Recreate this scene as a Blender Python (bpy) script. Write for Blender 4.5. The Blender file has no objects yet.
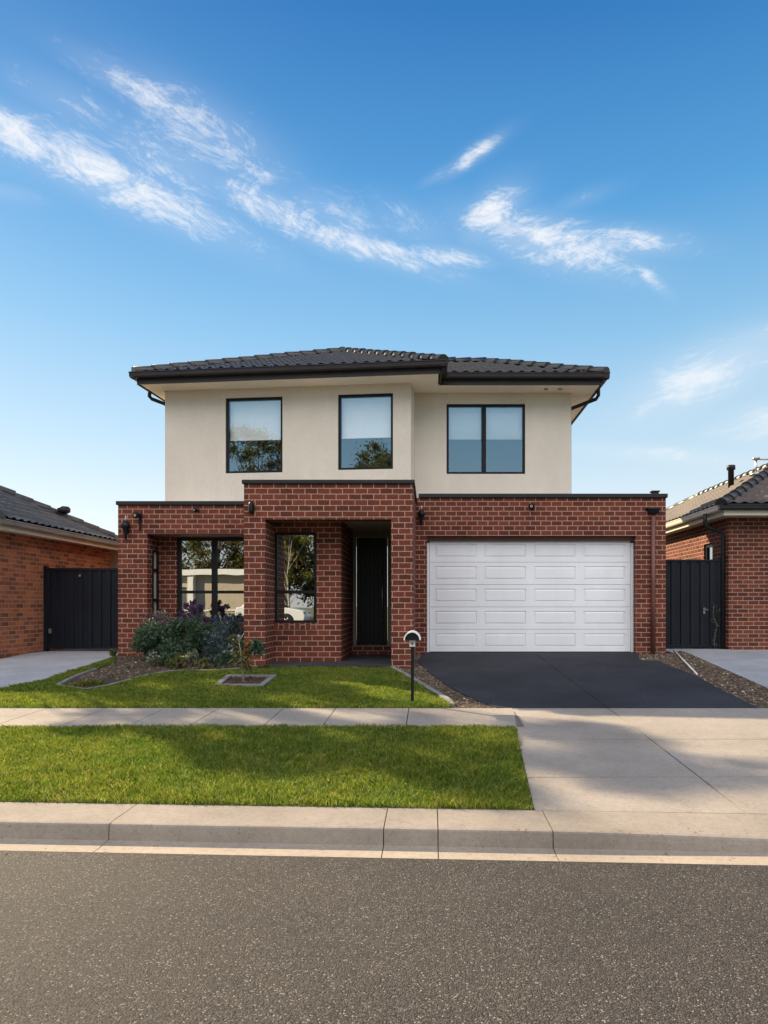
import bpy, bmesh, math, random
import numpy as np
from mathutils import Vector, Matrix

R = math.radians
PI = math.pi
random.seed(11)
rng = np.random.default_rng(11)
scene = bpy.context.scene
COL = scene.collection

# ------------------------------------------------------------------ ground shape
KS = -0.052                                   # the kerb runs slightly askew to the house


def zg(x, y):
    """height of the natural ground; the road is 0"""
    yk = 4.67 + KS * x
    if y < yk: return 0.115
    if y < 7.06: return 0.115 + (y - yk) / (7.06 - yk) * 0.135
    if y < 8.13: return 0.25 + (y - 7.06) / 1.07 * 0.035
    if y < 13.7: return 0.285 + (y - 8.13) * 0.0488
    return 0.557


def at(px, py):
    """front yard: place on the slope that rises to the house"""
    p = py - 606.0
    y = 1101.0 / (p + 33.3)
    if y > 13.7: y = 683 * 0.943 / p
    return ((px - 430) / 683.0 * y, y)


# ------------------------------------------------------------------ materials
class NT:
    def __init__(s, tree):
        s.t = tree; s.n = tree.nodes; s.l = tree.links

    def add(s, kind, **kw):
        n = s.n.new(kind)
        for k, v in kw.items():
            if k == 'inp':
                for a, b in v.items():
                    if hasattr(b, 'is_output') or isinstance(b, bpy.types.NodeSocket): s.l.new(b, n.inputs[a])
                    else: n.inputs[a].default_value = b
            else: setattr(n, k, v)
        return n

    def math(s, op, a, b=None, c=None, clamp=False):
        n = s.n.new('ShaderNodeMath'); n.operation = op; n.use_clamp = clamp
        for i, v in enumerate((a, b, c)):
            if v is None: continue
            if isinstance(v, (int, float)): n.inputs[i].default_value = v
            else: s.l.new(v, n.inputs[i])
        return n.outputs[0]

    def mix(s, f, a, b, blend='MIX'):
        n = s.n.new('ShaderNodeMix'); n.data_type = 'RGBA'; n.blend_type = blend
        for i, v in ((0, f), (6, a), (7, b)):
            if isinstance(v, (int, float)): n.inputs[i].default_value = v
            elif isinstance(v, tuple): n.inputs[i].default_value = v if len(v) == 4 else (*v, 1)
            else: s.l.new(v, n.inputs[i])
        return n.outputs[2]

    def ramp(s, f, stops):
        n = s.n.new('ShaderNodeValToRGB'); e = n.color_ramp.elements
        while len(e) < len(stops): e.new(0.5)
        for k, (p, c) in enumerate(stops):
            e[k].position = p
            e[k].color = c if len(c) == 4 else (*c, 1)
        s.l.new(f, n.inputs[0]); return n.outputs[0]

    def noise(s, vec, scale, detail=4, rough=0.55):
        n = s.add('ShaderNodeTexNoise', inp={'Scale': scale, 'Detail': detail, 'Roughness': rough})
        if vec is not None: s.l.new(vec, n.inputs['Vector'])
        return n.outputs['Fac']

    def bump(s, h, strength, dist, normal=None):
        n = s.add('ShaderNodeBump', inp={'Strength': strength, 'Distance': dist})
        s.l.new(h, n.inputs['Height'])
        if normal is not None: s.l.new(normal, n.inputs['Normal'])
        return n.outputs[0]


def base_mat(name):
    m = bpy.data.materials.new(name); m.use_nodes = True
    nt = NT(m.node_tree); p = m.node_tree.nodes['Principled BSDF']
    return m, nt, p


def sc(c, k): return tuple(max(0, min(1, v * k)) for v in c)


def plain(name, col, rough=0.55, metal=0.0, var=0.15, scale=3.0, bump=0.0, bscale=60.0, spec=0.35, fine=0.0, fscale=90, streaks=0.0):
    m, nt, p = base_mat(name)
    tc = nt.add('ShaderNodeTexCoord').outputs['Object']
    n1 = nt.noise(tc, scale, 5, 0.6)
    c = nt.mix(nt.ramp(n1, [(0.3, (0, 0, 0)), (0.7, (1, 1, 1))]), sc(col, 1 - var), sc(col, 1 + var))
    if fine:
        n2 = nt.noise(tc, fscale, 3, 0.6)
        c = nt.mix(nt.ramp(n2, [(0.35, (0, 0, 0)), (0.65, (1, 1, 1))]), nt.mix(1.0, c, (1 - fine,) * 3, 'MULTIPLY'), c)
    if streaks:
        mp = nt.add('ShaderNodeMapping'); mp.inputs['Scale'].default_value = (2.2, 2.2, 0.35); nt.l.new(tc, mp.inputs['Vector'])
        n3 = nt.noise(mp.outputs[0], 1.6, 6, 0.65)
        c = nt.mix(nt.ramp(n3, [(0.42, (0, 0, 0)), (0.66, (1, 1, 1))]), c, nt.mix(1.0, c, (1 - streaks, 1 - streaks * 1.05, 1 - streaks * 1.1), 'MULTIPLY'))
    nt.l.new(c, p.inputs['Base Color'])
    p.inputs['Roughness'].default_value = rough; p.inputs['Metallic'].default_value = metal
    p.inputs['Specular IOR Level'].default_value = spec
    if bump:
        nt.l.new(nt.bump(nt.noise(tc, bscale, 4, 0.6), 1.0, bump), p.inputs['Normal'])
    return m


def brick(name, c1, c2, mortar, dirt=0.25, msize=0.0085, w=0.212, h=0.0973):
    m, nt, p = base_mat(name)
    uv = nt.add('ShaderNodeUVMap', uv_map='UVMap').outputs[0]
    tc = nt.add('ShaderNodeTexCoord').outputs['Object']
    wob = nt.add('ShaderNodeTexNoise', inp={'Scale': 14.0, 'Detail': 2.0}); nt.l.new(tc, wob.inputs['Vector'])
    off = nt.add('ShaderNodeVectorMath', operation='MULTIPLY_ADD')
    nt.l.new(wob.outputs['Color'], off.inputs[0]); off.inputs[1].default_value = (0.006, 0.006, 0); nt.l.new(uv, off.inputs[2])
    b = nt.add('ShaderNodeTexBrick', offset=0.5, inp={'Scale': 1.0, 'Mortar Size': msize, 'Mortar Smooth': 0.25, 'Bias': 0.0,
               'Brick Width': w, 'Row Height': h, 'Color1': (*c1, 1), 'Color2': (*c2, 1), 'Mortar': (*mortar, 1)})
    nt.l.new(off.outputs[0], b.inputs['Vector'])
    big = nt.noise(tc, 1.3, 5, 0.6); fine = nt.noise(tc, 45, 4, 0.65)
    c = nt.mix(nt.ramp(big, [(0.35, (0, 0, 0)), (0.7, (1, 1, 1))]), nt.mix(1.0, b.outputs['Color'], (1 - dirt,) * 3, 'MULTIPLY'), b.outputs['Color'])
    c = nt.mix(nt.ramp(fine, [(0.3, (0, 0, 0)), (0.62, (1, 1, 1))]), nt.mix(1.0, c, (0.62, 0.6, 0.6), 'MULTIPLY'), c)
    nt.l.new(c, p.inputs['Base Color'])
    p.inputs['Roughness'].default_value = 0.85; p.inputs['Specular IOR Level'].default_value = 0.2
    hgt = nt.math('SUBTRACT', nt.math('MULTIPLY', fine, 0.35), b.outputs['Fac'])
    nt.l.new(nt.bump(hgt, 1.0, 0.006), p.inputs['Normal'])
    return m


def leafy(name, stops, trans=0.35, rough=0.55, patchy=0):
    """leaf colour varies from leaf to leaf"""
    m, nt, p = base_mat(name)
    g = nt.add('ShaderNodeNewGeometry')
    c = nt.ramp(g.outputs['Random Per Island'], stops)
    if patchy:
        tc = nt.add('ShaderNodeTexCoord').outputs['Object']
        n1 = nt.noise(tc, 1.7, 5, 0.65); n2 = nt.noise(tc, 9, 4, 0.6)
        c = nt.mix(nt.ramp(n1, [(0.35, (0, 0, 0)), (0.65, (1, 1, 1))]), nt.mix(1.0, c, (0.72, 0.86, 0.8), 'MULTIPLY'), nt.mix(1.0, c, (1.12, 1.04, 1.0), 'MULTIPLY'))
        c = nt.mix(nt.ramp(n2, [(0.38, (0, 0, 0)), (0.62, (1, 1, 1))]), nt.mix(1.0, c, (0.68, 0.76, 0.7), 'MULTIPLY'), c)
    nt.l.new(c, p.inputs['Base Color'])
    p.inputs['Roughness'].default_value = rough; p.inputs['Specular IOR Level'].default_value = 0.25
    t = nt.add('ShaderNodeBsdfTranslucent'); nt.l.new(c, t.inputs['Color'])
    mx = nt.add('ShaderNodeMixShader', inp={0: trans})
    nt.l.new(p.outputs[0], mx.inputs[1]); nt.l.new(t.outputs[0], mx.inputs[2])
    nt.l.new(mx.outputs[0], m.node_tree.nodes['Material Output'].inputs['Surface'])
    return m


def glass_mat(name, refl, tint=(0.75, 0.8, 0.82), gloss=(0.93, 0.96, 1.0)):
    m, nt, p = base_mat(name)
    lw = nt.add('ShaderNodeFresnel', inp={'IOR': 1.5})
    f = nt.math('ADD', nt.math('MULTIPLY', lw.outputs[0], 0.9), refl, clamp=True)
    g = nt.add('ShaderNodeBsdfGlossy', inp={'Roughness': 0.0, 'Color': (*gloss, 1)})
    tc = nt.add('ShaderNodeTexCoord').outputs['Object']
    nt.l.new(nt.bump(nt.noise(tc, 1.1, 1, 0.5), 1.0, 0.0012), g.inputs['Normal'])
    t = nt.add('ShaderNodeBsdfTransparent', inp={'Color': (*tint, 1)})
    mx = nt.add('ShaderNodeMixShader'); nt.l.new(f, mx.inputs[0])
    nt.l.new(t.outputs[0], mx.inputs[1]); nt.l.new(g.outputs[0], mx.inputs[2])
    nt.l.new(mx.outputs[0], m.node_tree.nodes['Material Output'].inputs['Surface'])
    return m


def concrete(name, col, stain=0.3, joints=None):
    m, nt, p = base_mat(name)
    tc = nt.add('ShaderNodeTexCoord').outputs['Object']
    big = nt.noise(tc, 0.9, 6, 0.65); mid = nt.noise(tc, 24, 8, 0.75); fine = nt.noise(tc, 160, 3, 0.6)
    c = nt.mix(nt.ramp(big, [(0.35, (0, 0, 0)), (0.68, (1, 1, 1))]), sc(col, 1 - stain), sc(col, 1.06))
    c = nt.mix(nt.ramp(mid, [(0.36, (0, 0, 0)), (0.56, (1, 1, 1))]), nt.mix(1.0, c, (0.86, 0.84, 0.82), 'MULTIPLY'), c)
    c = nt.mix(nt.ramp(fine, [(0.3, (0, 0, 0)), (0.6, (1, 1, 1))]), nt.mix(1.0, c, (0.8, 0.79, 0.78), 'MULTIPLY'), c)
    nt.l.new(c, p.inputs['Base Color'])
    p.inputs['Roughness'].default_value = 0.9; p.inputs['Specular IOR Level'].default_value = 0.2
    spots = nt.noise(tc, 55, 2, 0.5); smear = nt.noise(tc, 3.1, 8, 0.8)
    c = nt.mix(nt.ramp(spots, [(0.66, (0, 0, 0)), (0.72, (1, 1, 1))]), c, nt.mix(1.0, c, (0.68, 0.66, 0.63), 'MULTIPLY'))
    c = nt.mix(nt.ramp(smear, [(0.58, (0, 0, 0)), (0.72, (1, 1, 1))]), c, nt.mix(1.0, c, (0.80, 0.78, 0.75), 'MULTIPLY'))
    nt.l.new(c, p.inputs['Base Color'])
    h = nt.math('ADD', nt.math('MULTIPLY', mid, 0.5), nt.math('MULTIPLY', fine, 0.5))
    nt.l.new(nt.bump(h, 1.0, 0.004), p.inputs['Normal'])
    return m


def asphalt(name):
    m, nt, p = base_mat(name)
    tc = nt.add('ShaderNodeTexCoord').outputs['Object']
    v = nt.add('ShaderNodeTexVoronoi', inp={'Scale': 150.0, 'Randomness': 1.0}); nt.l.new(tc, v.inputs['Vector'])
    v2 = nt.add('ShaderNodeTexVoronoi', inp={'Scale': 210.0, 'Randomness': 1.0}); nt.l.new(tc, v2.inputs['Vector'])
    chip = nt.add('ShaderNodeSeparateColor'); nt.l.new(v.outputs['Color'], chip.inputs[0])
    c = nt.ramp(chip.outputs[0], [(0.0, (0.036, 0.031, 0.028)), (0.45, (0.062, 0.055, 0.049)), (0.8, (0.086, 0.076, 0.068)), (0.95, (0.135, 0.120, 0.104)), (1.0, (0.34, 0.30, 0.25))])
    gap = nt.ramp(v.outputs['Distance'], [(0.4, (1, 1, 1)), (0.8, (0.35, 0.34, 0.33))])
    c = nt.mix(1.0, c, gap, 'MULTIPLY')
    big = nt.noise(tc, 0.55, 6, 0.7)
    c = nt.mix(nt.ramp(big, [(0.3, (0, 0, 0)), (0.7, (1, 1, 1))]), nt.mix(1.0, c, (0.78, 0.78, 0.8), 'MULTIPLY'), nt.mix(1.0, c, (1.12, 1.1, 1.06), 'MULTIPLY'))
    nt.l.new(c, p.inputs['Base Color'])
    p.inputs['Roughness'].default_value = 0.8; p.inputs['Specular IOR Level'].default_value = 0.3
    h = nt.math('SUBTRACT', nt.math('MULTIPLY', chip.outputs[1], 0.6), v.outputs['Distance'])
    h = nt.math('SUBTRACT', h, nt.math('MULTIPLY', v2.outputs['Distance'], 0.4))
    nt.l.new(nt.bump(h, 1.0, 0.004), p.inputs['Normal'])
    return m


M = {}
M['brick'] = brick('red_brick', (0.225, 0.060, 0.036), (0.122, 0.036, 0.025), (0.54, 0.34, 0.25))
M['brick_soldier'] = brick('red_brick_soldier', (0.225, 0.060, 0.036), (0.122, 0.036, 0.025), (0.54, 0.34, 0.25))
M['brick_orange'] = brick('orange_brick', (0.60, 0.195, 0.085), (0.21, 0.075, 0.045), (0.50, 0.34, 0.25), w=0.23, h=0.086, msize=0.008)
M['brick_right'] = brick('dark_red_brick', (0.245, 0.070, 0.040), (0.115, 0.036, 0.026), (0.50, 0.33, 0.25), w=0.23, h=0.09)
M['render'] = plain('wall_render', (0.665, 0.60, 0.515), 0.9, var=0.05, scale=1.2, bump=0.006, bscale=90, fine=0.08, fscale=30, spec=0.15, streaks=0.035)
M['soffit'] = plain('soffit_paint', (0.86, 0.74, 0.58), 0.8, var=0.04, scale=1.5)
M['porch_ceiling'] = plain('porch_ceiling_paint', (0.62, 0.60, 0.56), 0.8, var=0.04)
M['charcoal'] = plain('charcoal_metal', (0.016, 0.017, 0.020), 0.5, var=0.2, spec=0.3)
M['gutter'] = plain('gutter_paint', (0.020, 0.016, 0.016), 0.5, var=0.2, spec=0.3)
M['frame'] = plain('black_aluminium', (0.009, 0.009, 0.012), 0.5, var=0.1, spec=0.2)
M['tile'] = plain('roof_tile_glaze', (0.016, 0.015, 0.015), 0.27, var=0.5, scale=2.3, bump=0.003, bscale=40, spec=0.5)
M['tile_cap'] = plain('ridge_tile_glaze', (0.022, 0.021, 0.022), 0.36, var=0.35, scale=4, bump=0.003, bscale=40, spec=0.5)
M['tile_left'] = plain('weathered_roof_tile', (0.070, 0.070, 0.074), 0.55, var=0.35, scale=2.0, bump=0.003, bscale=40)
M['tile_right'] = plain('brown_roof_tile', (0.085, 0.066, 0.054), 0.7, var=0.35, scale=2.0, bump=0.003, bscale=40, spec=0.5)
M['door_white'] = plain('garage_door_paint', (0.78, 0.79, 0.82), 0.5, var=0.05, scale=1.2, bump=0.0006, bscale=220, streaks=0.035)
M['trim'] = plain('cream_trim', (0.62, 0.56, 0.46), 0.6, var=0.05)
M['white'] = plain('white_paint', (0.78, 0.78, 0.76), 0.5, var=0.04)
M['black_door'] = plain('black_door_paint', (0.005, 0.005, 0.006), 0.4, var=0.2, spec=0.25)
M['steel'] = plain('brushed_steel', (0.45, 0.44, 0.42), 0.35, metal=0.9, var=0.1)
M['gate'] = plain('navy_steel_sheet', (0.006, 0.008, 0.014), 0.55, var=0.3, scale=1.5, spec=0.25)
M['blind'] = plain('roller_blind', (0.93, 0.93, 0.92), 0.85, var=0.02)
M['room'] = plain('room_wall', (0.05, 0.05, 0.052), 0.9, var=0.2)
M['glass'] = glass_mat('window_glass', 0.27, (0.99, 1.0, 1.0), (0.66, 0.88, 1.0))
M['glass_low'] = glass_mat('ground_window_glass', 0.42, (0.45, 0.46, 0.47))
M['painted_reflection'] = plain('painted_reflection_pane', (0.62, 0.60, 0.52), 0.3, var=0.1)  # pale opaque pane; its colour stands in for bright reflections in the slot window
M['footpath'] = concrete('footpath_concrete', (0.335, 0.297, 0.256), 0.16)
M['crossover'] = concrete('crossover_concrete', (0.36, 0.318, 0.275), 0.22)
M['kerb'] = concrete('kerb_concrete', (0.335, 0.292, 0.247), 0.26)
M['gutter_conc'] = concrete('channel_concrete', (0.41, 0.345, 0.275), 0.18)
M['path_grey'] = concrete('side_path_concrete', (0.40, 0.41, 0.43), 0.22)
M['edging'] = concrete('edging_concrete', (0.27, 0.265, 0.26), 0.25)
M['drive'] = concrete('charcoal_concrete', (0.041, 0.043, 0.052), 0.4)
M['porch'] = concrete('porch_slab', (0.05, 0.052, 0.062), 0.2)
M['road'] = asphalt('asphalt')
M['gap'] = plain('joint_shadow_dirt', (0.03, 0.026, 0.022), 0.95)
M['soil'] = plain('garden_soil', (0.075, 0.050, 0.034), 0.95, var=0.5, scale=14, bump=0.03, bscale=25, fine=0.4)
M['gravel_bed'] = plain('gravel_bed_earth', (0.12, 0.088, 0.060), 0.95, var=0.45, scale=14, bump=0.03, bscale=40, fine=0.4)
M['turf'] = plain('turf_thatch', (0.075, 0.085, 0.022), 0.95, var=0.45, scale=5, bump=0.02, bscale=70, fine=0.4)
M['earth'] = plain('far_ground', (0.11, 0.12, 0.06), 0.95, var=0.3, scale=0.2)
M['grass'] = leafy('grass_blades', [(0.0, (0.075, 0.140, 0.013)), (0.4, (0.205, 0.275, 0.026)), (0.78, (0.36, 0.38, 0.05)), (0.92, (0.48, 0.44, 0.10)), (1.0, (0.58, 0.49, 0.24))], 0.45, 0.5, 1)
M['stones'] = leafy('gravel_stones', [(0.0, (0.04, 0.029, 0.02)), (0.5, (0.095, 0.068, 0.045)), (0.9, (0.17, 0.125, 0.085)), (0.97, (0.26, 0.2, 0.14)), (1.0, (0.5, 0.45, 0.38))], 0.0, 0.9)
M['bark'] = plain('tree_bark', (0.20, 0.155, 0.115), 0.9, var=0.35, scale=6, bump=0.02, bscale=18)
M['pale_bark'] = plain('pale_bark', (0.42, 0.37, 0.30), 0.85, var=0.25, scale=12, bump=0.004, bscale=40)
M['lf_gum'] = leafy('gum_leaves', [(0, (0.035, 0.055, 0.016)), (0.5, (0.075, 0.095, 0.028)), (0.85, (0.13, 0.14, 0.04)), (1, (0.21, 0.18, 0.05))])
M['lf_street'] = leafy('street_tree_leaves', [(0, (0.05, 0.06, 0.018)), (0.5, (0.13, 0.13, 0.036)), (0.85, (0.22, 0.19, 0.05)), (1, (0.32, 0.24, 0.07))])
M['lf_lime'] = leafy('lime_leaves', [(0, (0.08, 0.10, 0.015)), (0.6, (0.19, 0.2, 0.025)), (1, (0.33, 0.3, 0.05))])
M['lf_dark'] = leafy('dark_shrub_leaves', [(0, (0.024, 0.050, 0.026)), (0.5, (0.065, 0.120, 0.066)), (0.9, (0.14, 0.21, 0.125)), (1, (0.12, 0.16, 0.09))])
M['lf_blue'] = leafy('blue_grey_leaves', [(0, (0.040, 0.065, 0.065)), (0.5, (0.085, 0.125, 0.125)), (0.9, (0.15, 0.20, 0.20)), (1, (0.30, 0.34, 0.34))])
M['lf_mauve'] = leafy('mauve_grey_leaves', [(0, (0.08, 0.065, 0.06)), (0.5, (0.17, 0.14, 0.13)), (1, (0.34, 0.29, 0.27))])
M['lf_sage'] = leafy('sage_leaves', [(0, (0.07, 0.09, 0.05)), (0.5, (0.15, 0.17, 0.10)), (1, (0.33, 0.34, 0.24))])
M['lf_olive'] = leafy('olive_leaves', [(0, (0.05, 0.065, 0.018)), (0.5, (0.11, 0.12, 0.036)), (1, (0.2, 0.2, 0.075))])
M['fl_purple'] = leafy('purple_flowers', [(0, (0.065, 0.025, 0.085)), (0.6, (0.14, 0.055, 0.16)), (1, (0.26, 0.14, 0.28))])
M['fl_blue'] = leafy('blue_flowers', [(0, (0.04, 0.05, 0.13)), (1, (0.12, 0.15, 0.3))])
M['fl_white'] = leafy('white_flowers', [(0, (0.5, 0.47, 0.42)), (1, (0.8, 0.78, 0.72))])
M['fl_orange'] = leafy('orange_leaves', [(0, (0.22, 0.07, 0.015)), (1, (0.5, 0.2, 0.04))])
M['mulch'] = leafy('bark_mulch', [(0, (0.03, 0.015, 0.011)), (0.7, (0.085, 0.035, 0.026)), (1, (0.17, 0.08, 0.06))], 0.0, 0.9)
M['twig'] = plain('pale_twig', (0.50, 0.47, 0.38), 0.8, var=0.25, scale=20)
M['beige'] = plain('beige_wall', (0.46, 0.40, 0.31), 0.85, var=0.06)
M['car_white'] = plain('white_car_paint', (0.8, 0.8, 0.8), 0.25, var=0.01, spec=0.6)
M['car_glass'] = plain('tinted_glass', (0.09, 0.11, 0.105), 0.08, var=0.05, spec=0.6)
M['rubber'] = plain('tyre_rubber', (0.016, 0.016, 0.016), 0.8, var=0.1)
M['red_lens'] = plain('tail_light_lens', (0.35, 0.02, 0.02), 0.2, var=0.05)
M['pipe_brown'] = plain('brick_coloured_pipe', (0.15, 0.062, 0.050), 0.5, var=0.15)
M['pvc'] = plain('white_pvc', (0.72, 0.70, 0.66), 0.5, var=0.05)
M['black'] = plain('black_enamel', (0.007, 0.007, 0.008), 0.45, var=0.1, spec=0.25)
M['lens'] = plain('lamp_lens', (0.40, 0.38, 0.33), 0.2, var=0.02, spec=0.6)
M['brass'] = plain('brass', (0.45, 0.30, 0.10), 0.4, metal=0.8)


# ------------------------------------------------------------------ mesh builder
class MB:
    """collects shapes; local coordinates give the UVs in metres, T moves them into the world"""
    def __init__(s, T=None, rot=False):
        s.v = []; s.f = []; s.loc = []; s.T = T; s.rot = rot; s.smooth = []

    def vert(s, p):
        p = Vector(p); s.loc.append(p)
        s.v.append(s.T @ p if s.T is not None else p)
        return len(s.v) - 1

    def face(s, pts, smooth=False):
        s.f.append([s.vert(p) for p in pts]); s.smooth.append(smooth)

    def fidx(s, idx, smooth=False):
        s.f.append(list(idx)); s.smooth.append(smooth)

    def box(s, x0, x1, y0, y1, z0, z1):
        a = [(x0, y0, z0), (x1, y0, z0), (x1, y1, z0), (x0, y1, z0), (x0, y0, z1), (x1, y0, z1), (x1, y1, z1), (x0, y1, z1)]
        i = [s.vert(p) for p in a]
        for q in ((0, 1, 5, 4), (1, 2, 6, 5), (2, 3, 7, 6), (3, 0, 4, 7), (4, 5, 6, 7), (3, 2, 1, 0)):
            s.fidx([i[k] for k in q])

    def wall(s, u0, u1, z0, z1, y0, y1, holes=(), axis='x'):
        """slab u0..u1 by z0..z1 with rectangular openings; runs along x (axis 'x') or y"""
        us = sorted({u0, u1, *[h[0] for h in holes], *[h[1] for h in holes]})
        zs = sorted({z0, z1, *[h[2] for h in holes], *[h[3] for h in holes]})
        us = [u for u in us if u0 <= u <= u1]; zs = [z for z in zs if z0 <= z <= z1]
        def solid(i, j):
            if i < 0 or j < 0 or i >= len(us) - 1 or j >= len(zs) - 1: return False
            cu = (us[i] + us[i + 1]) / 2; cz = (zs[j] + zs[j + 1]) / 2
            return not any(h[0] < cu < h[1] and h[2] < cz < h[3] for h in holes)
        def P(u, d, z): return (u, d, z) if axis == 'x' else (d, u, z)
        for i in range(len(us) - 1):
            for j in range(len(zs) - 1):
                if not solid(i, j): continue
                a, b, c, d = us[i], us[i + 1], zs[j], zs[j + 1]
                s.face([P(a, y0, c), P(b, y0, c), P(b, y0, d), P(a, y0, d)])
                s.face([P(b, y1, c), P(a, y1, c), P(a, y1, d), P(b, y1, d)])
                if not solid(i - 1, j): s.face([P(a, y1, c), P(a, y0, c), P(a, y0, d), P(a, y1, d)])
                if not solid(i + 1, j): s.face([P(b, y0, c), P(b, y1, c), P(b, y1, d), P(b, y0, d)])
                if not solid(i, j - 1): s.face([P(a, y1, c), P(b, y1, c), P(b, y0, c), P(a, y0, c)])
                if not solid(i, j + 1): s.face([P(a, y0, d), P(b, y0, d), P(b, y1, d), P(a, y1, d)])

    def tube(s, pts, rad, seg=8, cap=True):
        pts = [Vector(p) for p in pts]
        if isinstance(rad, (int, float)): rad = [rad] * len(pts)
        rings = []; ref = None
        for k, p in enumerate(pts):
            d = (pts[min(k + 1, len(pts) - 1)] - pts[max(k - 1, 0)]).normalized()
            if ref is None: ref = Vector((1, 0, 0)) if abs(d.x) < 0.8 else Vector((0, 1, 0))
            a = (ref - d * ref.dot(d)).normalized(); b = d.cross(a); ref = a
            rings.append([s.vert(p + (a * math.cos(2 * PI * j / seg) + b * math.sin(2 * PI * j / seg)) * rad[k]) for j in range(seg)])
        for k in range(len(rings) - 1):
            for j in range(seg):
                s.fidx((rings[k][j], rings[k][(j + 1) % seg], rings[k + 1][(j + 1) % seg], rings[k + 1][j]), True)
        if cap:
            s.fidx(rings[0][::-1]); s.fidx(rings[-1])

    def lathe(s, c, prof, seg=16, axis=(0, 0, 1)):
        ax = Vector(axis).normalized()
        a = ax.orthogonal().normalized(); b = ax.cross(a); c = Vector(c)
        rings = [[s.vert(c + ax * h + (a * math.cos(2 * PI * j / seg) + b * math.sin(2 * PI * j / seg)) * r) for j in range(seg)] for r, h in prof]
        for k in range(len(rings) - 1):
            for j in range(seg):
                s.fidx((rings[k][j], rings[k][(j + 1) % seg], rings[k + 1][(j + 1) % seg], rings[k + 1][j]), True)
        s.fidx(rings[0][::-1]); s.fidx(rings[-1])

    def prism(s, prof, x0, x1, axis='x'):
        """closed profile of (d, z) swept along an axis"""
        n = len(prof)
        def P(u, q): return (u, q[0], q[1]) if axis == 'x' else (q[0], u, q[1])
        A = [s.vert(P(x0, q)) for q in prof]; B = [s.vert(P(x1, q)) for q in prof]
        for k in range(n): s.fidx((A[k], A[(k + 1) % n], B[(k + 1) % n], B[k]))
        s.fidx(A[::-1]); s.fidx(B)

    def build(s, name, mat, parent=None, bevel=0.0):
        o = np_obj(name, [tuple(v) for v in s.v], s.f, mat, parent)
        me = o.data
        me.polygons.foreach_set('use_smooth', s.smooth)
        uvl = me.uv_layers.new(name='UVMap')
        for p in me.polygons:
            pts = [s.loc[i] for i in p.vertices]
            nrm = Vector((0, 0, 0))
            for k in range(1, len(pts) - 1): nrm += (pts[k] - pts[0]).cross(pts[k + 1] - pts[0])
            ax = max(range(3), key=lambda k: abs(nrm[k]))
            for li, q in zip(p.loop_indices, pts):
                u = (q.y + 0.053, q.z) if ax == 0 else ((q.x, q.z) if ax == 1 else (q.x, q.y))
                uvl.data[li].uv = (u[1], u[0]) if s.rot else u
        bm = bmesh.new(); bm.from_mesh(me)
        bmesh.ops.remove_doubles(bm, verts=bm.verts, dist=1e-5)
        if bevel == 0 or True: bmesh.ops.recalc_face_normals(bm, faces=bm.faces)
        bm.to_mesh(me); bm.free()
        if bevel:
            md = o.modifiers.new('bevel', 'BEVEL'); md.width = bevel; md.segments = 2; md.limit_method = 'ANGLE'; md.angle_limit = R(40)
        return o


ORG = {}


def np_obj(name, verts, faces, mat, parent=None):
    me = bpy.data.meshes.new(name)
    o = bpy.data.objects.new(name, me); COL.objects.link(o)
    org = Vector((0, 0, 0))
    if parent is not None:
        o.parent = parent; org = ORG[parent]
    ORG[o] = org
    me.from_pydata([(v[0] - org.x, v[1] - org.y, v[2] - org.z) for v in verts], [], faces)
    me.materials.append(mat)
    return o


def np_quads(name, V, mat, parent=None, n=4, smooth=False):
    """fast mesh from an (N, n, 3) array of separate polygons"""
    V = np.asarray(V, dtype=np.float32)
    org = ORG[parent] if parent is not None else Vector((0, 0, 0))
    N = V.shape[0]
    me = bpy.data.meshes.new(name)
    me.vertices.add(N * n); me.loops.add(N * n); me.polygons.add(N)
    me.vertices.foreach_set('co', (V - np.array(org, dtype=np.float32)).reshape(-1))
    me.loops.foreach_set('vertex_index', np.arange(N * n, dtype=np.int32))
    me.polygons.foreach_set('loop_start', np.arange(0, N * n, n, dtype=np.int32))
    me.update(calc_edges=True); me.validate()
    me.materials.append(mat)
    o = bpy.data.objects.new(name, me); COL.objects.link(o)
    if parent is not None: o.parent = parent
    ORG[o] = org
    return o


def tag(o, label, cat, group=None):
    o['label'] = label; o['category'] = cat
    if group: o['group'] = group
    return o


def thing(name, loc, label, cat, group=None):
    o = bpy.data.objects.new(name, None); COL.objects.link(o)
    o.empty_display_size = 0.2
    o.location = loc; ORG[o] = Vector(loc)
    return tag(o, label, cat, group)


def structure(o, kind='structure'):
    o['kind'] = kind; return o


# ------------------------------------------------------------------ ground surfaces
def patch(name, pts, off, mat, thick=0.05, sub=None, parent=None):
    bm = bmesh.new()
    bm.faces.new([bm.verts.new((x, y, 0)) for x, y in pts])
    for yb in (7.06, 8.13, 13.7):
        bmesh.ops.bisect_plane(bm, geom=bm.verts[:] + bm.edges[:] + bm.faces[:], plane_co=(0, yb, 0), plane_no=(0, 1, 0), dist=1e-4)
    r = bmesh.ops.extrude_face_region(bm, geom=bm.faces[:])
    top = [g for g in r['geom'] if isinstance(g, bmesh.types.BMVert)]
    tops = set(top)
    for v in bm.verts:
        z = zg(v.co.x, v.co.y + (1e-5 if v.co.y < 5.2 else 0)) + off
        v.co.z = z if v in tops else z - thick
    bmesh.ops.recalc_face_normals(bm, faces=bm.faces)
    me = bpy.data.meshes.new(name); bm.to_mesh(me); bm.free()
    me.materials.append(mat)
    o = bpy.data.objects.new(name, me); COL.objects.link(o)
    ORG[o] = Vector((0, 0, 0))
    return o


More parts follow.
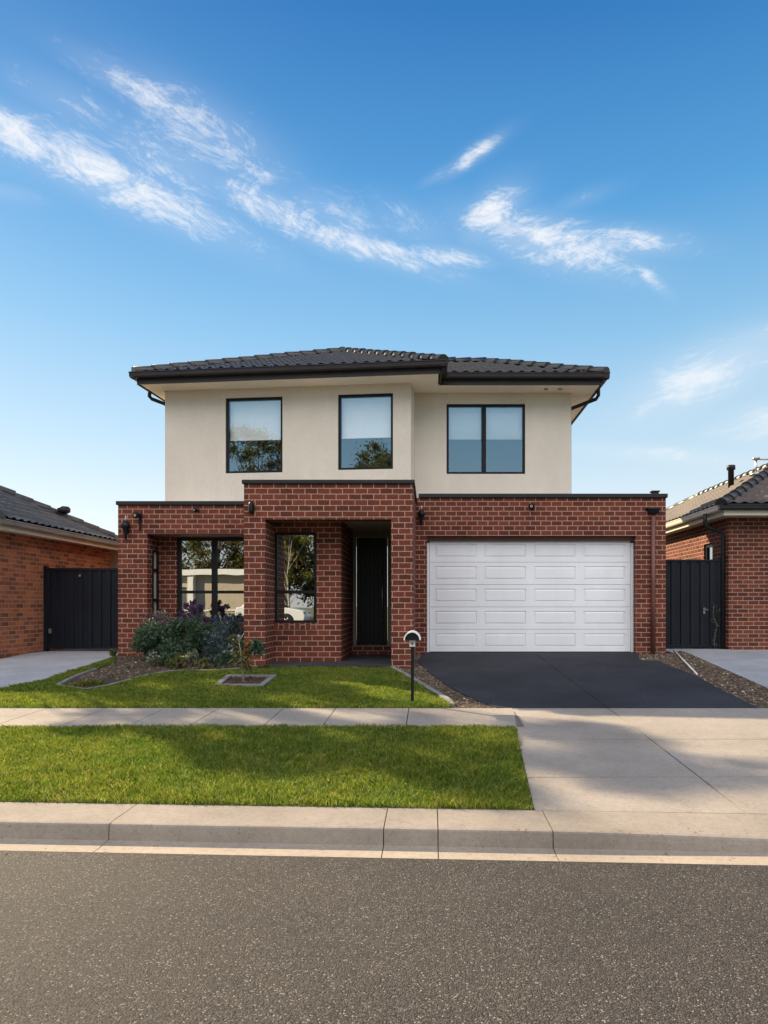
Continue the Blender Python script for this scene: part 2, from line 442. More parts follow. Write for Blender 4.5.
# one sheet to the horizon, following the slope just beneath every surface
prof = [(-700, 0.05), (-6.0, 0.05), (-5.0, -0.08), (4.0, -0.08), (5.4, 0.02), (7.06, 0.16), (8.13, 0.2), (13.7, 0.48), (60, 0.49), (700, 0.3)]
g = MB()
for (ya, za), (yb, zb) in zip(prof, prof[1:]):
    g.face([(-700, ya, za), (700, ya, za), (700, yb, zb), (-700, yb, zb)])
structure(g.build('ground', M['earth']))

SH = Matrix(((1, 0, 0, 0), (KS, 1, 0, 0), (0, 0, 1, 0), (0, 0, 0, 1)))     # the street's askew direction
g = MB(SH); g.face([(-90, -3.6, 0), (90, -3.6, 0), (90, 0.2, 0.03), (-90, 0.2, 0.03)]); g.face([(-90, 0.2, 0.03), (90, 0.2, 0.03), (90, 4.05, 0), (-90, 4.05, 0)])
structure(g.build('road', M['road']))
# concrete channel and kerb, cast in lengths with open joints
joints = [-45 + 1.75 * k for k in range(0, 24)] + [-2.05, -0.29, 0.05, 0.76, 2.6, 4.4, 6.0] + [7.7 + 1.75 * k for k in range(20)]
joints = sorted(j for j in joints if not (-4.6 < j < -2.06)) ; joints.insert(joints.index(-2.05), -3.78)
joints = sorted(joints)
kg = MB(SH); cg = MB(SH)
full = [(4.25, -0.06), (4.25, 0.004), (4.253, 0.06), (4.257, 0.096), (4.264, 0.105), (4.282, 0.109), (4.36, 0.111), (4.668, 0.115), (4.668, -0.06)]
low = [(4.22, -0.06), (4.235, 0.004), (4.245, 0.04), (4.254, 0.062), (4.268, 0.074), (4.30, 0.081), (4.40, 0.088), (4.668, 0.113), (4.668, -0.06)]
def loft(mb, a, b, x0, x1, n=6):
    rings = []
    for k in range(n + 1):
        t = k / n; e = t * t * (3 - 2 * t)
        rings.append([mb.vert((x0 + (x1 - x0) * t, p[0] * (1 - e) + q[0] * e, p[1] * (1 - e) + q[1] * e)) for p, q in zip(a, b)])
    m_ = len(a)
    for k in range(n):
        for j in range(m_): mb.fidx((rings[k][j], rings[k][(j + 1) % m_], rings[k + 1][(j + 1) % m_], rings[k + 1][j]))
    mb.fidx(rings[0][::-1]); mb.fidx(rings[-1])
for a, b in zip(joints, joints[1:]):
    A = full if not (0.9 < a < 5.9) else low
    B = full if not (0.9 < b < 5.9) else low
    loft(kg, A, B, a + 0.003, b - 0.003)
    cg.prism([(4.048, -0.05), (4.048, 0.002), (4.12, 0.0), (4.2495, 0.006), (4.2495, -0.05)], a + 0.003, b - 0.003)
structure(kg.build('kerb', M['kerb'])); structure(cg.build('gutter_channel', M['gutter_conc']))
# far side of the street
g = MB(SH); g.prism([(-3.6, -0.05), (-3.6, 0.1), (-3.95, 0.115), (-3.95, -0.05)], -45, 45)
structure(g.build('kerb_opposite', M['kerb']))
g = MB(SH); g.face([(-60, -7.0, 0.5), (60, -7.0, 0.5), (60, -3.95, 0.11), (-60, -3.95, 0.11)]); g.face([(-60, -7.0, 0.5), (-60, -40, 0.5), (60, -40, 0.5), (60, -7.0, 0.5)])
structure(g.build('lawn_opposite', M['turf']))

# footpath slabs
fj = [-40 + 1.3 * k for k in range(27)]
fj = [x for x in fj if x < -5.2] + [-4.55, -3.85, -3.15, -2.51, -1.74, -1.12, -0.25, 0.985]
fp = []
for a, b in zip(fj, fj[1:]):
    fp.append(patch('footpath', [(a + 0.005, 7.06), (b - 0.005, 7.06), (b - 0.005, 8.13), (a + 0.005, 8.13)], 0.0, M['footpath']))
def join(objs, name):
    bm = bmesh.new()
    for o in objs: bm.from_mesh(o.data)
    me = bpy.data.meshes.new(name); bm.to_mesh(me); bm.free(); me.materials.append(objs[0].data.materials[0])
    for o in objs: bpy.data.objects.remove(o)
    o = bpy.data.objects.new(name, me); COL.objects.link(o); ORG[o] = Vector((0, 0, 0)); return structure(o)
fp.append(patch('footpath', [(5.6, 7.06), (40, 7.06), (40, 8.13), (5.6, 8.13)], 0.0, M['footpath']))
join(fp, 'footpath')
# driveway crossover: slabs cut by two cross joints and one long joint
def xl(y): return 0.71 + (y - 4.63) / (7.06 - 4.63) * 0.175 if y < 7.06 else 0.885 + (y - 7.06) * 0.1
cs = []
ys = [None, 5.36, 6.55, 8.124]
for k in range(3):
    for (l, r) in (('L', 2.106), (2.12, 5.59)):
        y1 = ys[k + 1] - 0.006
        def yb(x): return (4.672 + KS * x) if ys[k] is None else ys[k] + 0.006
        x0a = xl(yb(0.7)) if l == 'L' else l; x0b = xl(y1) if l == 'L' else l
        cs.append(patch('crossover', [(x0a, yb(x0a)), (r, yb(r)), (r, y1), (x0b, y1)], 0.0, M['crossover']))
join(cs, 'driveway_crossover')
# charcoal driveway
dl = [at(426, 653.5), at(417, 662), at(432, 674), at(448.5, 686), at(463, 694), at(477, 700.5), at(495, 706.5)]
dr = [at(639, 660), at(657, 660.5), at(697, 676), at(722, 690)]
drive_l = [(-0.06, 13.9), (-0.12, 13.62)] + dl[1:] + [(0.93, 8.132)]
drive_r = [(4.13, 13.9), (4.15, 13.60)] + [dr[0], dr[1], dr[2], dr[3], (3.92, 8.132)]
# two slabs, split by the long joint
mid = lambda y: 2.11
ds = [patch('driveway', drive_l[::-1] + [(2.11, 13.9), (2.11, 8.132)], 0.0, M['drive']),
      patch('driveway', [(2.118, 8.132)] + [(2.118, 13.9)] + drive_r, 0.0, M['drive'])]
join(ds, 'driveway')
# gravel strip to the right and the mulch strip at its left
gr_right = [(4.16, 13.62), dr[0], dr[1], dr[2], dr[3], (3.93, 8.132), (4.6, 8.132), at(767, 688), at(678, 650.5), (4.9, 13.68)]
structure(patch('gravel_strip', gr_right, -0.015, M['gravel_bed'], 0.03))
edge_r = [at(387, 665.5), at(410, 678), at(428, 689), at(446, 699.5), at(452, 706)]
gr_left = [(-0.13, 13.6)] + dl[1:] + [(0.93, 8.132), (0.22, 8.132)] + edge_r[::-1] + [(-0.3, 11.62), (-0.3, 13.6)]
structure(patch('garden_strip', gr_left, -0.015, M['gravel_bed'], 0.03))
# concrete side paths
structure(patch('path_left', [(-14, 9.05), at(0, 688), at(40, 680.5), at(80, 668), at(114, 656), (-6.14, 13.9), (-6.14, 16), (-8.04, 16), (-8.04, 12.6), (-14, 12.6)], 0.0, M['path_grey']))
structure(patch('path_right', [at(679, 650.5), at(768, 688), (5.6, 8.6), (6.9, 8.6), (6.9, 11.4), (6.6, 13.2), (9, 14.75), (6.5, 14.75), (6.44, 15.6), (5.0, 15.6), (4.92, 13.75)], 0.0, M['path_grey']))
structure(patch('lawn_right', [(6.92, 8.13), (30, 8.13), (30, 14.7), (9.02, 14.7), (6.62, 13.2), (6.92, 11.4)], 0.0, M['turf']))
structure(patch('yard_behind', [(-40, 16.2), (40, 16.2), (40, 50), (-40, 50)], -0.01, M['earth']))
# lawns
bed = [at(57, 686), at(85, 690.5), at(110, 686), at(125, 682), at(147, 676), at(169, 672), at(217, 671), at(243, 669)]
bed_top = [at(75, 677), at(95, 669.5), at(116, 662)]
lawn_front = [(-14, 8.13), (0.2, 8.13)] + edge_r[::-1] + [(-0.8, 11.58), (-3.1, 11.58)] + bed[::-1] + bed_top + [at(114, 657.5), at(80, 669), at(40, 681.5), at(0, 689), (-14, 9.0)]
structure(patch('front_lawn', lawn_front, 0.0, M['turf']))
kv = lambda x: 4.674 + KS * x
verge = [(-20, kv(-20)), (0.70, kv(0.7)), (0.875, 7.055), (-20, 7.055)]
structure(patch('verge_lawn', verge, 0.0, M['turf']))
structure(patch('verge_lawn_right', [(5.62, kv(5.62)), (30, kv(30)), (30, 7.05), (5.62, 7.05)], 0.0, M['turf']))
garden = bed + [(-3.17, 11.62), (-3.17, 13.94), (-5.54, 13.94), (-5.54, 13.38), (-6.13, 13.38)] + bed_top[::-1]
structure(patch('garden_bed', garden, -0.012, M['soil'], 0.03))


def inside(P, poly):
    x, y = P[:, 0], P[:, 1]; r = np.zeros(len(P), bool); j = len(poly) - 1
    for i in range(len(poly)):
        xi, yi = poly[i]; xj, yj = poly[j]
        c = ((yi > y) != (yj > y)) & (x < (xj - xi) * (y - yi) / (yj - yi + 1e-12) + xi)
        r ^= c; j = i
    return r


zgv = np.vectorize(zg)


def grass(name, poly, dens, h, w, box, mat=None, hole=None):
    x0, x1, y0, y1 = box
    n = int((x1 - x0) * (y1 - y0) * dens)
    P = np.stack([rng.uniform(x0, x1, n), rng.uniform(y0, y1, n)], 1)
    P = P[inside(P, poly)]
    if hole is not None: P = P[~inside(P, hole)]
    n = len(P)
    z = zgv(P[:, 0], P[:, 1]) - 0.003
    # tufts: taller and thinner patches
    f = (np.sin(P[:, 0] * 7.1 + 1.3 * np.sin(P[:, 1] * 5.3)) * np.sin(P[:, 1] * 8.3 + 1.7 * np.sin(P[:, 0] * 4.1)))
    f2 = np.sin(P[:, 0] * 2.3 + 2 * np.sin(P[:, 1] * 1.9)) * np.sin(P[:, 1] * 2.9 + 1.2)
    hh = h * rng.uniform(0.4, 1.3, n) * (1 + 0.3 * f + 0.22 * f2)
    a = rng.uniform(0, 2 * PI, n); lean = rng.uniform(0.15, 1.0, n) * hh
    dx, dy = np.cos(a), np.sin(a)
    b = rng.uniform(0, 2 * PI, n); ww = w * rng.uniform(0.6, 1.3, n) / 2
    wx, wy = np.cos(b) * ww, np.sin(b) * ww
    B = np.stack([P[:, 0], P[:, 1], z], 1)
    mid = B + np.stack([dx * lean * 0.35, dy * lean * 0.35, hh * 0.62], 1)
    tip = B + np.stack([dx * lean, dy * lean, hh], 1)
    W = np.stack([wx, wy, np.zeros(n)], 1)
    V = np.stack([B - W, B + W, mid + W * 0.8, tip, mid - W * 0.8], 1)
    o = np_quads(name, V, mat or M['grass'], None, 5)
    return structure(o, 'stuff')


sq = [at(217, 687), at(262, 687), at(274, 677.5), at(229, 677.5)]
grass('verge_grass', verge, 13500, 0.036, 0.0052, (-6.2, 0.9, 4.6, 7.07))
grass('front_grass', lawn_front, 9000, 0.038, 0.0072, (-8.5, 0.3, 8.1, 13.6), hole=sq)
grass('neighbour_grass', [(6.92, 8.13), (14, 8.13), (14, 14.7), (9.02, 14.7), (6.62, 13.2), (6.92, 11.4)], 2500, 0.045, 0.012, (6.6, 12, 8.1, 14.7))


def stones(name, poly, box, n, s0, s1, mat, flat=0.6, zoff=-0.012):
    x0, x1, y0, y1 = box
    P = np.stack([rng.uniform(x0, x1, n * 4), rng.uniform(y0, y1, n * 4)], 1)
    P = P[inside(P, poly)][:n]; n = len(P)
    z = zgv(P[:, 0], P[:, 1]) + zoff
    s = s0 + (s1 - s0) * rng.random(n) ** 2.5
    octa = np.array([(1, 0, 0), (0, 1, 0), (-1, 0, 0), (0, -1, 0), (0, 0, 1)], float)
    tri = [(0, 1, 4), (1, 2, 4), (2, 3, 4), (3, 0, 4)]
    a = rng.uniform(0, PI, n); ca, sa = np.cos(a), np.sin(a)
    jit = rng.uniform(0.6, 1.3, (n, 5, 3))
    V = octa[None] * jit * s[:, None, None]
    V[:, :, 2] *= flat
    X = V[:, :, 0] * ca[:, None] - V[:, :, 1] * sa[:, None]; Y = V[:, :, 0] * sa[:, None] + V[:, :, 1] * ca[:, None]
    V = np.stack([X + P[:, 0:1], Y + P[:, 1:2], V[:, :, 2] + z[:, None]], 2)
    verts = V.reshape(-1, 3); faces = [[b * 5 + i for i in t] for b in range(n) for t in tri]
    o = np_obj(name, verts.tolist(), faces, mat)
    return structure(o, 'stuff')


stones('gravel', gr_right, (3.5, 6, 8.1, 13.7), 5200, 0.008, 0.035, M['stones'])
stones('gravel_border', gr_left, (-1, 1, 8.1, 13.7), 2600, 0.008, 0.032, M['stones'])
stones('bed_mulch', garden, (-6.3, -3, 10.4, 14.7), 3800, 0.008, 0.035, M['stones'])

# ------------------------------------------------------------------ windows, lamps and other parts
def window(T, u0, u1, z0, z1, y, parent, mull=(), trans=(), blind=None, fw=0.05, sill=None, glass='glass', depth=0.9, mw=0.06):
    """frame bars are the window; its pane, blind and the dark room behind are sub-parts. y is the frame's outer face"""
    f = MB(T)
    f.box(u0, u0 + fw, y, y + 0.07, z0, z1); f.box(u1 - fw, u1, y, y + 0.07, z0, z1)
    f.box(u0 + fw, u1 - fw, y, y + 0.07, z0, z0 + fw); f.box(u0 + fw, u1 - fw, y, y + 0.07, z1 - fw, z1)
    for m_ in mull: f.box(m_ - mw / 2, m_ + mw / 2, y + 0.004, y + 0.068, z0 + fw, z1 - fw)
    cuts = [u0 + fw] + [q for m_ in mull for q in (m_ - mw / 2, m_ + mw / 2)] + [u1 - fw]
    for t_ in trans:
        for a, b in zip(cuts[0::2], cuts[1::2]): f.box(a, b, y + 0.006, y + 0.066, t_ - 0.03, t_ + 0.03)
    w = f.build('window', M['frame'], parent)
    p = MB(T); p.face([(u0 + fw * .5, y + 0.035, z0 + fw * .5), (u1 - fw * .5, y + 0.035, z0 + fw * .5), (u1 - fw * .5, y + 0.035, z1 - fw * .5), (u0 + fw * .5, y + 0.035, z1 - fw * .5)])
    p.build('pane', M[glass], w)
    if blind:
        b = MB(T)
        for a, c in zip(cuts[0::2], cuts[1::2]):
            b.box(a + 0.005, c - 0.005, y + 0.11, y + 0.114, blind, z1 - fw); b.box(a + 0.005, c - 0.005, y + 0.104, y + 0.122, blind - 0.03, blind)
        b.build('blind', M['blind'], w)
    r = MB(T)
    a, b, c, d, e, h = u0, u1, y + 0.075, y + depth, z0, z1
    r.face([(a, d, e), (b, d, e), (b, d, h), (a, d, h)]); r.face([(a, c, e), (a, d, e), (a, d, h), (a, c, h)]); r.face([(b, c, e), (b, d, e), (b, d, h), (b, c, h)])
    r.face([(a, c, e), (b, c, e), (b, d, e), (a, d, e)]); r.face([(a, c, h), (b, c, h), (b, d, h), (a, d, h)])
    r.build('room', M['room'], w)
    return w


def roof_plane(mb, poly, tw=0.235, gauge=0.30, amp=0.032, step=0.026):
    """interlocking roll tiles as relief; poly[0]-poly[1] is the eave"""
    poly = [Vector(p) for p in poly]
    u = (poly[1] - poly[0]).normalized()
    n = u.cross(poly[2] - poly[0]).normalized()
    if n.z < 0: n = -n
    v = n.cross(u)
    if v.z < 0: v = -v
    q = [((p - poly[0]).dot(u), (p - poly[0]).dot(v)) for p in poly]
    umin, umax = min(a for a, b in q), max(a for a, b in q); vmax = max(b for a, b in q)
    du = tw / 8; nu = int((umax - umin) / du) + 2
    bm = bmesh.new(); rows = []
    k = 0
    while k * gauge < vmax + gauge:
        for vv, hh in ((k * gauge, step), (k * gauge + gauge * 0.5, step * 0.5), ((k + 1) * gauge - 0.002, 0.0)):
            row = []
            for i in range(nu):
                uu = umin + i * du
                c = 0.5 + 0.5 * math.cos(2 * PI * uu / tw)
                h = amp * c ** 1.4 + hh
                row.append(bm.verts.new(poly[0] + u * uu + v * vv + n * h))
            rows.append(row)
        k += 1
    for a, b in zip(rows, rows[1:]):
        for i in range(nu - 1): bm.faces.new((a[i], a[i + 1], b[i + 1], b[i]))
    cen = sum(poly, Vector()) / len(poly)
    for a, b in zip(poly, poly[1:] + poly[:1]):
        no = (b - a).cross(n).normalized()
        if no.dot(cen - a) > 0: no = -no
        bmesh.ops.bisect_plane(bm, geom=bm.verts[:] + bm.edges[:] + bm.faces[:], plane_co=a, plane_no=no, clear_outer=True, dist=1e-5)
    bm.verts.index_update()
    base = len(mb.v)
    for vtx in bm.verts: mb.vert(vtx.co)
    for f in bm.faces: mb.fidx([base + x.index for x in f.verts], True)
    # underside
    bm.free()
    mb.face([p - n * 0.03 for p in poly])


def ridge_caps(mb, a, b, r=0.115, L=0.40):
    a = Vector(a); b = Vector(b); d = (b - a); n = max(1, round(d.length / L)); d = d / n
    dn = d.normalized(); side = dn.cross(Vector((0, 0, 1))).normalized(); up = side.cross(dn)
    for k in range(n):
        p0 = a + d * k - dn * 0.03; p1 = a + d * (k + 1) + dn * 0.02
        lift = random.uniform(-0.006, 0.006)
        r0, r1 = r + 0.018, r - 0.012
        A = []; B = []; C = []
        for j in range(9):
            t = PI * j / 8
            o_ = side * math.cos(t) * 1.0 + up * (math.sin(t) * 0.95)
            A.append(mb.vert(p0 + o_ * r0 + up * (0.004 + lift))); B.append(mb.vert(p1 + o_ * r1 + up * (0.004 + lift)))
            C.append(mb.vert(p0 + o_ * (r0 - 0.03) + up * (0.004 + lift)))
        for j in range(8):
            mb.fidx((A[j], A[j + 1], B[j + 1], B[j]), True); mb.fidx((C[j], C[j + 1], A[j + 1], A[j]))
        mb.fidx(C)


def gutter_run(mb, a, b, out, h=0.115, w=0.115):
    """quad gutter with a rolled front lip along an eave; out = outward direction"""
    a = Vector(a); b = Vector(b); out = Vector(out).normalized()
    pr = [(0, -h), (w * 0.8, -h), (w * 0.95, -h * 0.75), (w, -0.02), (w + 0.012, -0.006), (w + 0.006, 0.008), (w - 0.012, 0.004), (w - 0.014, -0.02), (w - 0.02, -h * 0.7), (0.012, -h * 0.9), (0, -0.01)]
    A = [mb.vert(a + out * x + Vector((0, 0, z))) for x, z in pr]; B = [mb.vert(b + out * x + Vector((0, 0, z))) for x, z in pr]
    for k in range(len(pr)):
        j = (k + 1) % len(pr); mb.fidx((A[k], A[j], B[j], B[k]))
    mb.fidx(A[::-1]); mb.fidx(B)


def slab(mb, pts, z0, z1):
    A = [mb.vert((x, y, z0)) for x, y in pts]; B = [mb.vert((x, y, z1)) for x, y in pts]
    n = len(pts)
    for k in range(n): mb.fidx((A[k], A[(k + 1) % n], B[(k + 1) % n], B[k]))
    mb.fidx(A[::-1]); mb.fidx(B)


# ================================================================== THE HOUSE
house = thing('house', (-0.7, 13.7, 0.5), 'two-storey house with red brick below, beige render above and a white garage door', 'house')
GX0, GX1 = -0.29, 4.73
# --- garage wing
w = MB(); w.wall(GX0, GX1, 0.50, 3.67, 13.7, 13.94, [(-0.06, 4.13, 0.0, 2.91)])
w.box(4.49, GX1, 13.942, 19.6, 0.45, 3.67); w.box(-0.29, 4.488, 19.3, 19.6, 0.45, 3.67)
w.build('garage_wall', M['brick'], house)
w = MB(); w.box(GX0 + 0.06, GX1 + 0.03, 13.66, 13.98, 3.67, 3.75); w.box(4.45, GX1 + 0.03, 13.982, 19.64, 3.67, 3.75)
w.build('parapet_capping', M['charcoal'], house, 0.008)
w = MB(); w.box(-5.9, 4.48, 13.96, 22, 3.42, 3.48); w.build('flat_roof', plain('pale_roof_sheet', (0.55, 0.54, 0.52), 0.6, var=0.1), house)
w = MB(); w.box(4.49, 4.61, 13.76, 13.88, 3.751, 3.80); w.box(4.47, 4.63, 13.74, 13.90, 3.8005, 3.825); w.build('roof_vent', M['charcoal'], house)
# garage door: five sections of four raised panels
DY = 13.90
d = MB()
zb, zt = 0.565, 2.86
rows = [(2.46, 2.80), (2.05, 2.33), (1.60, 1.89), (1.14, 1.42), (0.68, 0.96)]
sx0, sx1 = -0.006, 4.076
H5 = (2.85 - 0.575) / 5
px0 = [(0.105, 0.945), (1.11, 1.95), (2.12, 2.96), (3.13, 3.97)]
for k in range(5):
    a = 0.575 + k * H5; b = a + H5 - 0.006
    holes = [(l, r, a + 0.10, b - 0.085) for l, r in px0]
    d.wall(sx0, sx1, a, b, DY, DY + 0.04, holes)
    for l, r in px0:
        z0, z1 = a + 0.10, b - 0.085
        # sunk moulding, then a raised field
        i = 0.035
        rim = [(l, z0), (r, z0), (r, z1), (l, z1)]; inn = [(l + i, z0 + i), (r - i, z0 + i), (r - i, z1 - i), (l + i, z1 - i)]
        for q in range(4):
            j = (q + 1) % 4
            d.face([(rim[q][0], DY + 0.018, rim[q][1]), (rim[j][0], DY + 0.018, rim[j][1]), (inn[j][0], DY + 0.002, inn[j][1]), (inn[q][0], DY + 0.002, inn[q][1])])
        d.face([(x, DY + 0.002, z) for x, z in inn])
gd = d.build('garage_door', M['door_white'], house)
for ja, jb in ((-0.06, -0.012), (4.082, 4.13)):
    d = MB(); d.box(ja, jb, DY - 0.03, DY + 0.05, zb, 2.78); d.build('door_jamb', M['door_white'], gd)
d = MB(); d.box(-0.06, 4.13, DY - 0.06, DY + 0.05, 2.815, 2.909); d.build('door_head', M['pipe_brown'], gd)
d = MB(); d.box(-0.005, 4.075, DY - 0.004, DY + 0.03, 0.552, 0.5749); d.build('rubber_seal', M['rubber'], gd)
# --- left wing with its open corner
w = MB(); w.wall(-6.12, -3.17, 0.40, 3.48, 13.4, 13.62, [(-5.55, -3.165, 0.0, 2.93)])
w.box(-6.12, -5.78, 13.6205, 22, 0.40, 3.48)
# return beside the pillar, with its slot window, and the wall behind
w.wall(13.6205, 13.95, 0.40, 2.93, -5.77, -5.55, [(13.64, 13.90, 1.26, 2.62)], axis='y')
w.wall(-5.78, -3.17, 0.40, 2.932, 13.951, 14.15, [(-5.17, -3.18, 1.165, 2.905)])
w.build('porch_wall', M['brick'], house)
w = MB(); w.box(-6.15, -3.17, 13.36, 13.66, 3.48, 3.555); w.box(-6.15, -5.76, 13.662, 22, 3.48, 3.555); w.build('parapet_capping', M['charcoal'], house, 0.008)
w = MB(); w.box(-5.548, -3.17, 13.625, 14.14, 2.933, 2.97); w.build('alcove_ceiling', M['porch_ceiling'], house)
w = MB(); w.box(-5.548, -3.172, 13.405, 13.615, 2.912, 2.929); w.build('lintel', M['pipe_brown'], house)
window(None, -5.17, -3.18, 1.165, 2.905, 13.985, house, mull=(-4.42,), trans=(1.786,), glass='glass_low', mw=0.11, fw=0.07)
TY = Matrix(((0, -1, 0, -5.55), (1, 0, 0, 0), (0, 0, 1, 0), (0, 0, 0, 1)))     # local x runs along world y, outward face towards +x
window(TY, 13.64, 13.90, 1.26, 2.62, -0.025, house, trans=(2.22, 1.62), glass='painted_reflection', fw=0.03, depth=0.17)
# --- portico
PX0, PX1 = -3.16, -0.289
w = MB(); w.wall(PX0, PX1, 0.36, 3.575, 11.6, 11.9, [(-2.80, -0.66, 0.0, 2.97)])
w.box(PX0, -2.802, 11.901, 14.79, 0.36, 3.575); w.box(-0.658, PX1, 11.901, 14.25, 0.36, 3.575)
w.wall(-2.80, -1.60, 0.40, 3.06, 12.3, 12.5, [(-2.80, -2.045, 1.195, 2.83)])
w.box(-1.80, -1.60, 12.501, 14.2, 0.40, 3.06)
w.box(-1.60, -0.66, 14.02, 14.19, 0.45, 0.685)
w.build('portico_wall', M['brick'], house)
w = MB(rot=True); w.box(-2.80, -2.04, 12.288, 12.2995, 1.08, 1.194); w.build('soldier_course', M['brick_soldier'], house)
w = MB(); w.box(PX0 - 0.03, PX1 + 0.03, 11.56, 11.94, 3.575, 3.64); w.box(PX0 - 0.03, -2.76, 11.942, 14.3, 3.575, 3.64); w.box(-0.70, PX1 + 0.03, 11.942, 14.3, 3.575, 3.64)
w.build('parapet_capping', M['charcoal'], house, 0.008)
w = MB(); w.box(-2.80, -0.66, 11.902, 14.2, 3.06, 3.10); w.build('porch_ceiling', M['porch_ceiling'], house)
w = MB(); w.box(-3.1, -0.35, 11.92, 14.6, 3.38, 3.44); w.build('portico_roof', M['trim'], house)
w = MB(); w.box(-2.80, -0.66, 11.52, 14.2, 0.30, 0.50); w.build('porch_slab', M['porch'], house)
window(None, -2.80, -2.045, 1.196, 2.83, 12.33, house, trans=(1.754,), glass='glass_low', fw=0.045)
# front door in a pale frame, with a glazed sidelight
w = MB(); w.wall(-1.60, -0.66, 0.685, 3.06, 14.2, 14.3, [(-1.54, -0.88, 0.6, 2.93), (-0.82, -0.70, 1.3, 2.85)])
fr = w.build('door_surround', plain('taupe_door_surround', (0.22, 0.19, 0.155), 0.6, var=0.06), house)
w = MB(); n = 7; x0, x1 = -1.53, -0.89
w.box(x0, x1, 14.235, 14.27, 0.69, 2.925)
for k in range(n):
    a = x0 + (x1 - x0) * k / n; b = x0 + (x1 - x0) * (k + 1) / n
    w.box(a + 0.006, b - 0.006, 14.222, 14.2349, 0.70, 2.915)
fd = w.build('front_door', M['black_door'], house, 0.003)
w = MB(); w.tube([(-0.99, 14.16, 1.15), (-0.99, 14.16, 2.25)], 0.013, 10); w.tube([(-0.99, 14.16, 1.3), (-0.99, 14.222, 1.3)], 0.008); w.tube([(-0.99, 14.16, 2.1), (-0.99, 14.222, 2.1)], 0.008)
w.build('handle', M['steel'], fd)
w = MB(); w.face([(-0.82, 14.25, 1.3), (-0.70, 14.25, 1.3), (-0.70, 14.25, 2.85), (-0.82, 14.25, 2.85)]); w.build('sidelight', M['blind'], house)
# --- upper storey, left block: slightly askew to the right block
ang = math.atan2(14.33 - 14.87, -0.40 + 5.77)
TL = Matrix.Translation((-5.77, 14.87, 0)) @ Matrix.Rotation(ang, 4, 'Z')
LW = math.hypot(5.37, 0.54)
def lu(x): return (x + 5.77) / math.cos(ang)
SO = 6.18
l1 = (lu(-4.411), lu(-3.155)); l2 = (lu(-1.951), lu(-0.779))
w = MB(TL); w.wall(0, LW, 3.49, SO, 0, 0.2, [(*l1, 4.36, 5.985), (*l2, 4.385, 5.985)])
w.box(0, 0.2, 0.201, 6.0, 3.49, SO); w.box(LW - 0.2, LW, 0.201, 6.0, 3.49, SO); w.box(0.201, LW - 0.201, 5.8, 6.0, 3.49, SO)
w.build('upper_wall', M['render'], house)
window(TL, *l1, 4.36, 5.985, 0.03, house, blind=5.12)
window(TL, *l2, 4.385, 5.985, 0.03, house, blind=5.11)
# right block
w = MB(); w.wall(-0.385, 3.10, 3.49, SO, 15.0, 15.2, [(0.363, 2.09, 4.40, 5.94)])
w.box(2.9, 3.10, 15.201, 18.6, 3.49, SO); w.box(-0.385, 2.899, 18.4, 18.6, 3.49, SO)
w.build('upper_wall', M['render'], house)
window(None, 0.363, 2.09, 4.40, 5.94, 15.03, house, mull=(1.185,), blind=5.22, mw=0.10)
# soffits
EZ = 6.39
FL, FR = (-6.15, 14.40), (0.20, 13.72)
BL, BR = (-5.55, 21.0), (0.20, 20.6)
w = MB(); slab(w, [(FL[0] + .03, FL[1] + .03), (FR[0] - .03, FR[1] + .03), (0.17, 20.5), (-5.6, 20.9)], SO, SO + 0.03)
slab(w, [(0.171, 14.47), (3.60, 14.47), (3.60, 19.17), (0.171, 19.17)], SO + 0.001, SO + 0.031)
w.build('soffit', M['soffit'], house)
# fascias and gutters
w = MB()
def fascia(mb, a, b, out, z0=6.165, z1=6.37, t=0.03):
    a = Vector((*a, 0)); b = Vector((*b, 0)); o = Vector((*out, 0)).normalized() * t
    A = [a, b, b + o, a + o]
    slab(mb, [(p.x, p.y) for p in A], z0, z1)
nL = (math.sin(ang), -math.cos(ang))
fascia(w, FL, FR, nL); fascia(w, (FL[0], FL[1] + 0.0), BL, (-1, 0.1)); fascia(w, FR, (0.2, 14.45), (1, 0))
fascia(w, (0.231, 14.44), (3.62, 14.44), (0, -1)); fascia(w, (3.62, 14.42), (3.62, 19.2), (1, 0)); fascia(w, (3.62, 19.2), (0.2, 19.2), (0, 1))
w.build('fascia', M['gutter'], house)
w = MB()
def e3(p, z=EZ): return (p[0], p[1], z)
gutter_run(w, e3((FL[0] - 0.03 - 0.09, FL[1] - .03 + 0.010)), e3((FR[0] + 0.14, FR[1] - .03 - 0.014)), (*nL, 0))
gutter_run(w, e3((FL[0] - 0.03, FL[1] - 0.14)), e3((BL[0] - .03, BL[1])), (-1, 0.1, 0))
gutter_run(w, e3((FR[0] + 0.031, FR[1] - 0.14)), e3((FR[0] + 0.031, 14.30)), (1, 0, 0))
gutter_run(w, e3((0.18, 14.409)), e3((3.765, 14.409)), (0, -1, 0)); gutter_run(w, e3((3.651, 14.30)), e3((3.651, 19.2)), (1, 0, 0))
w.build('gutter', M['gutter'], house)
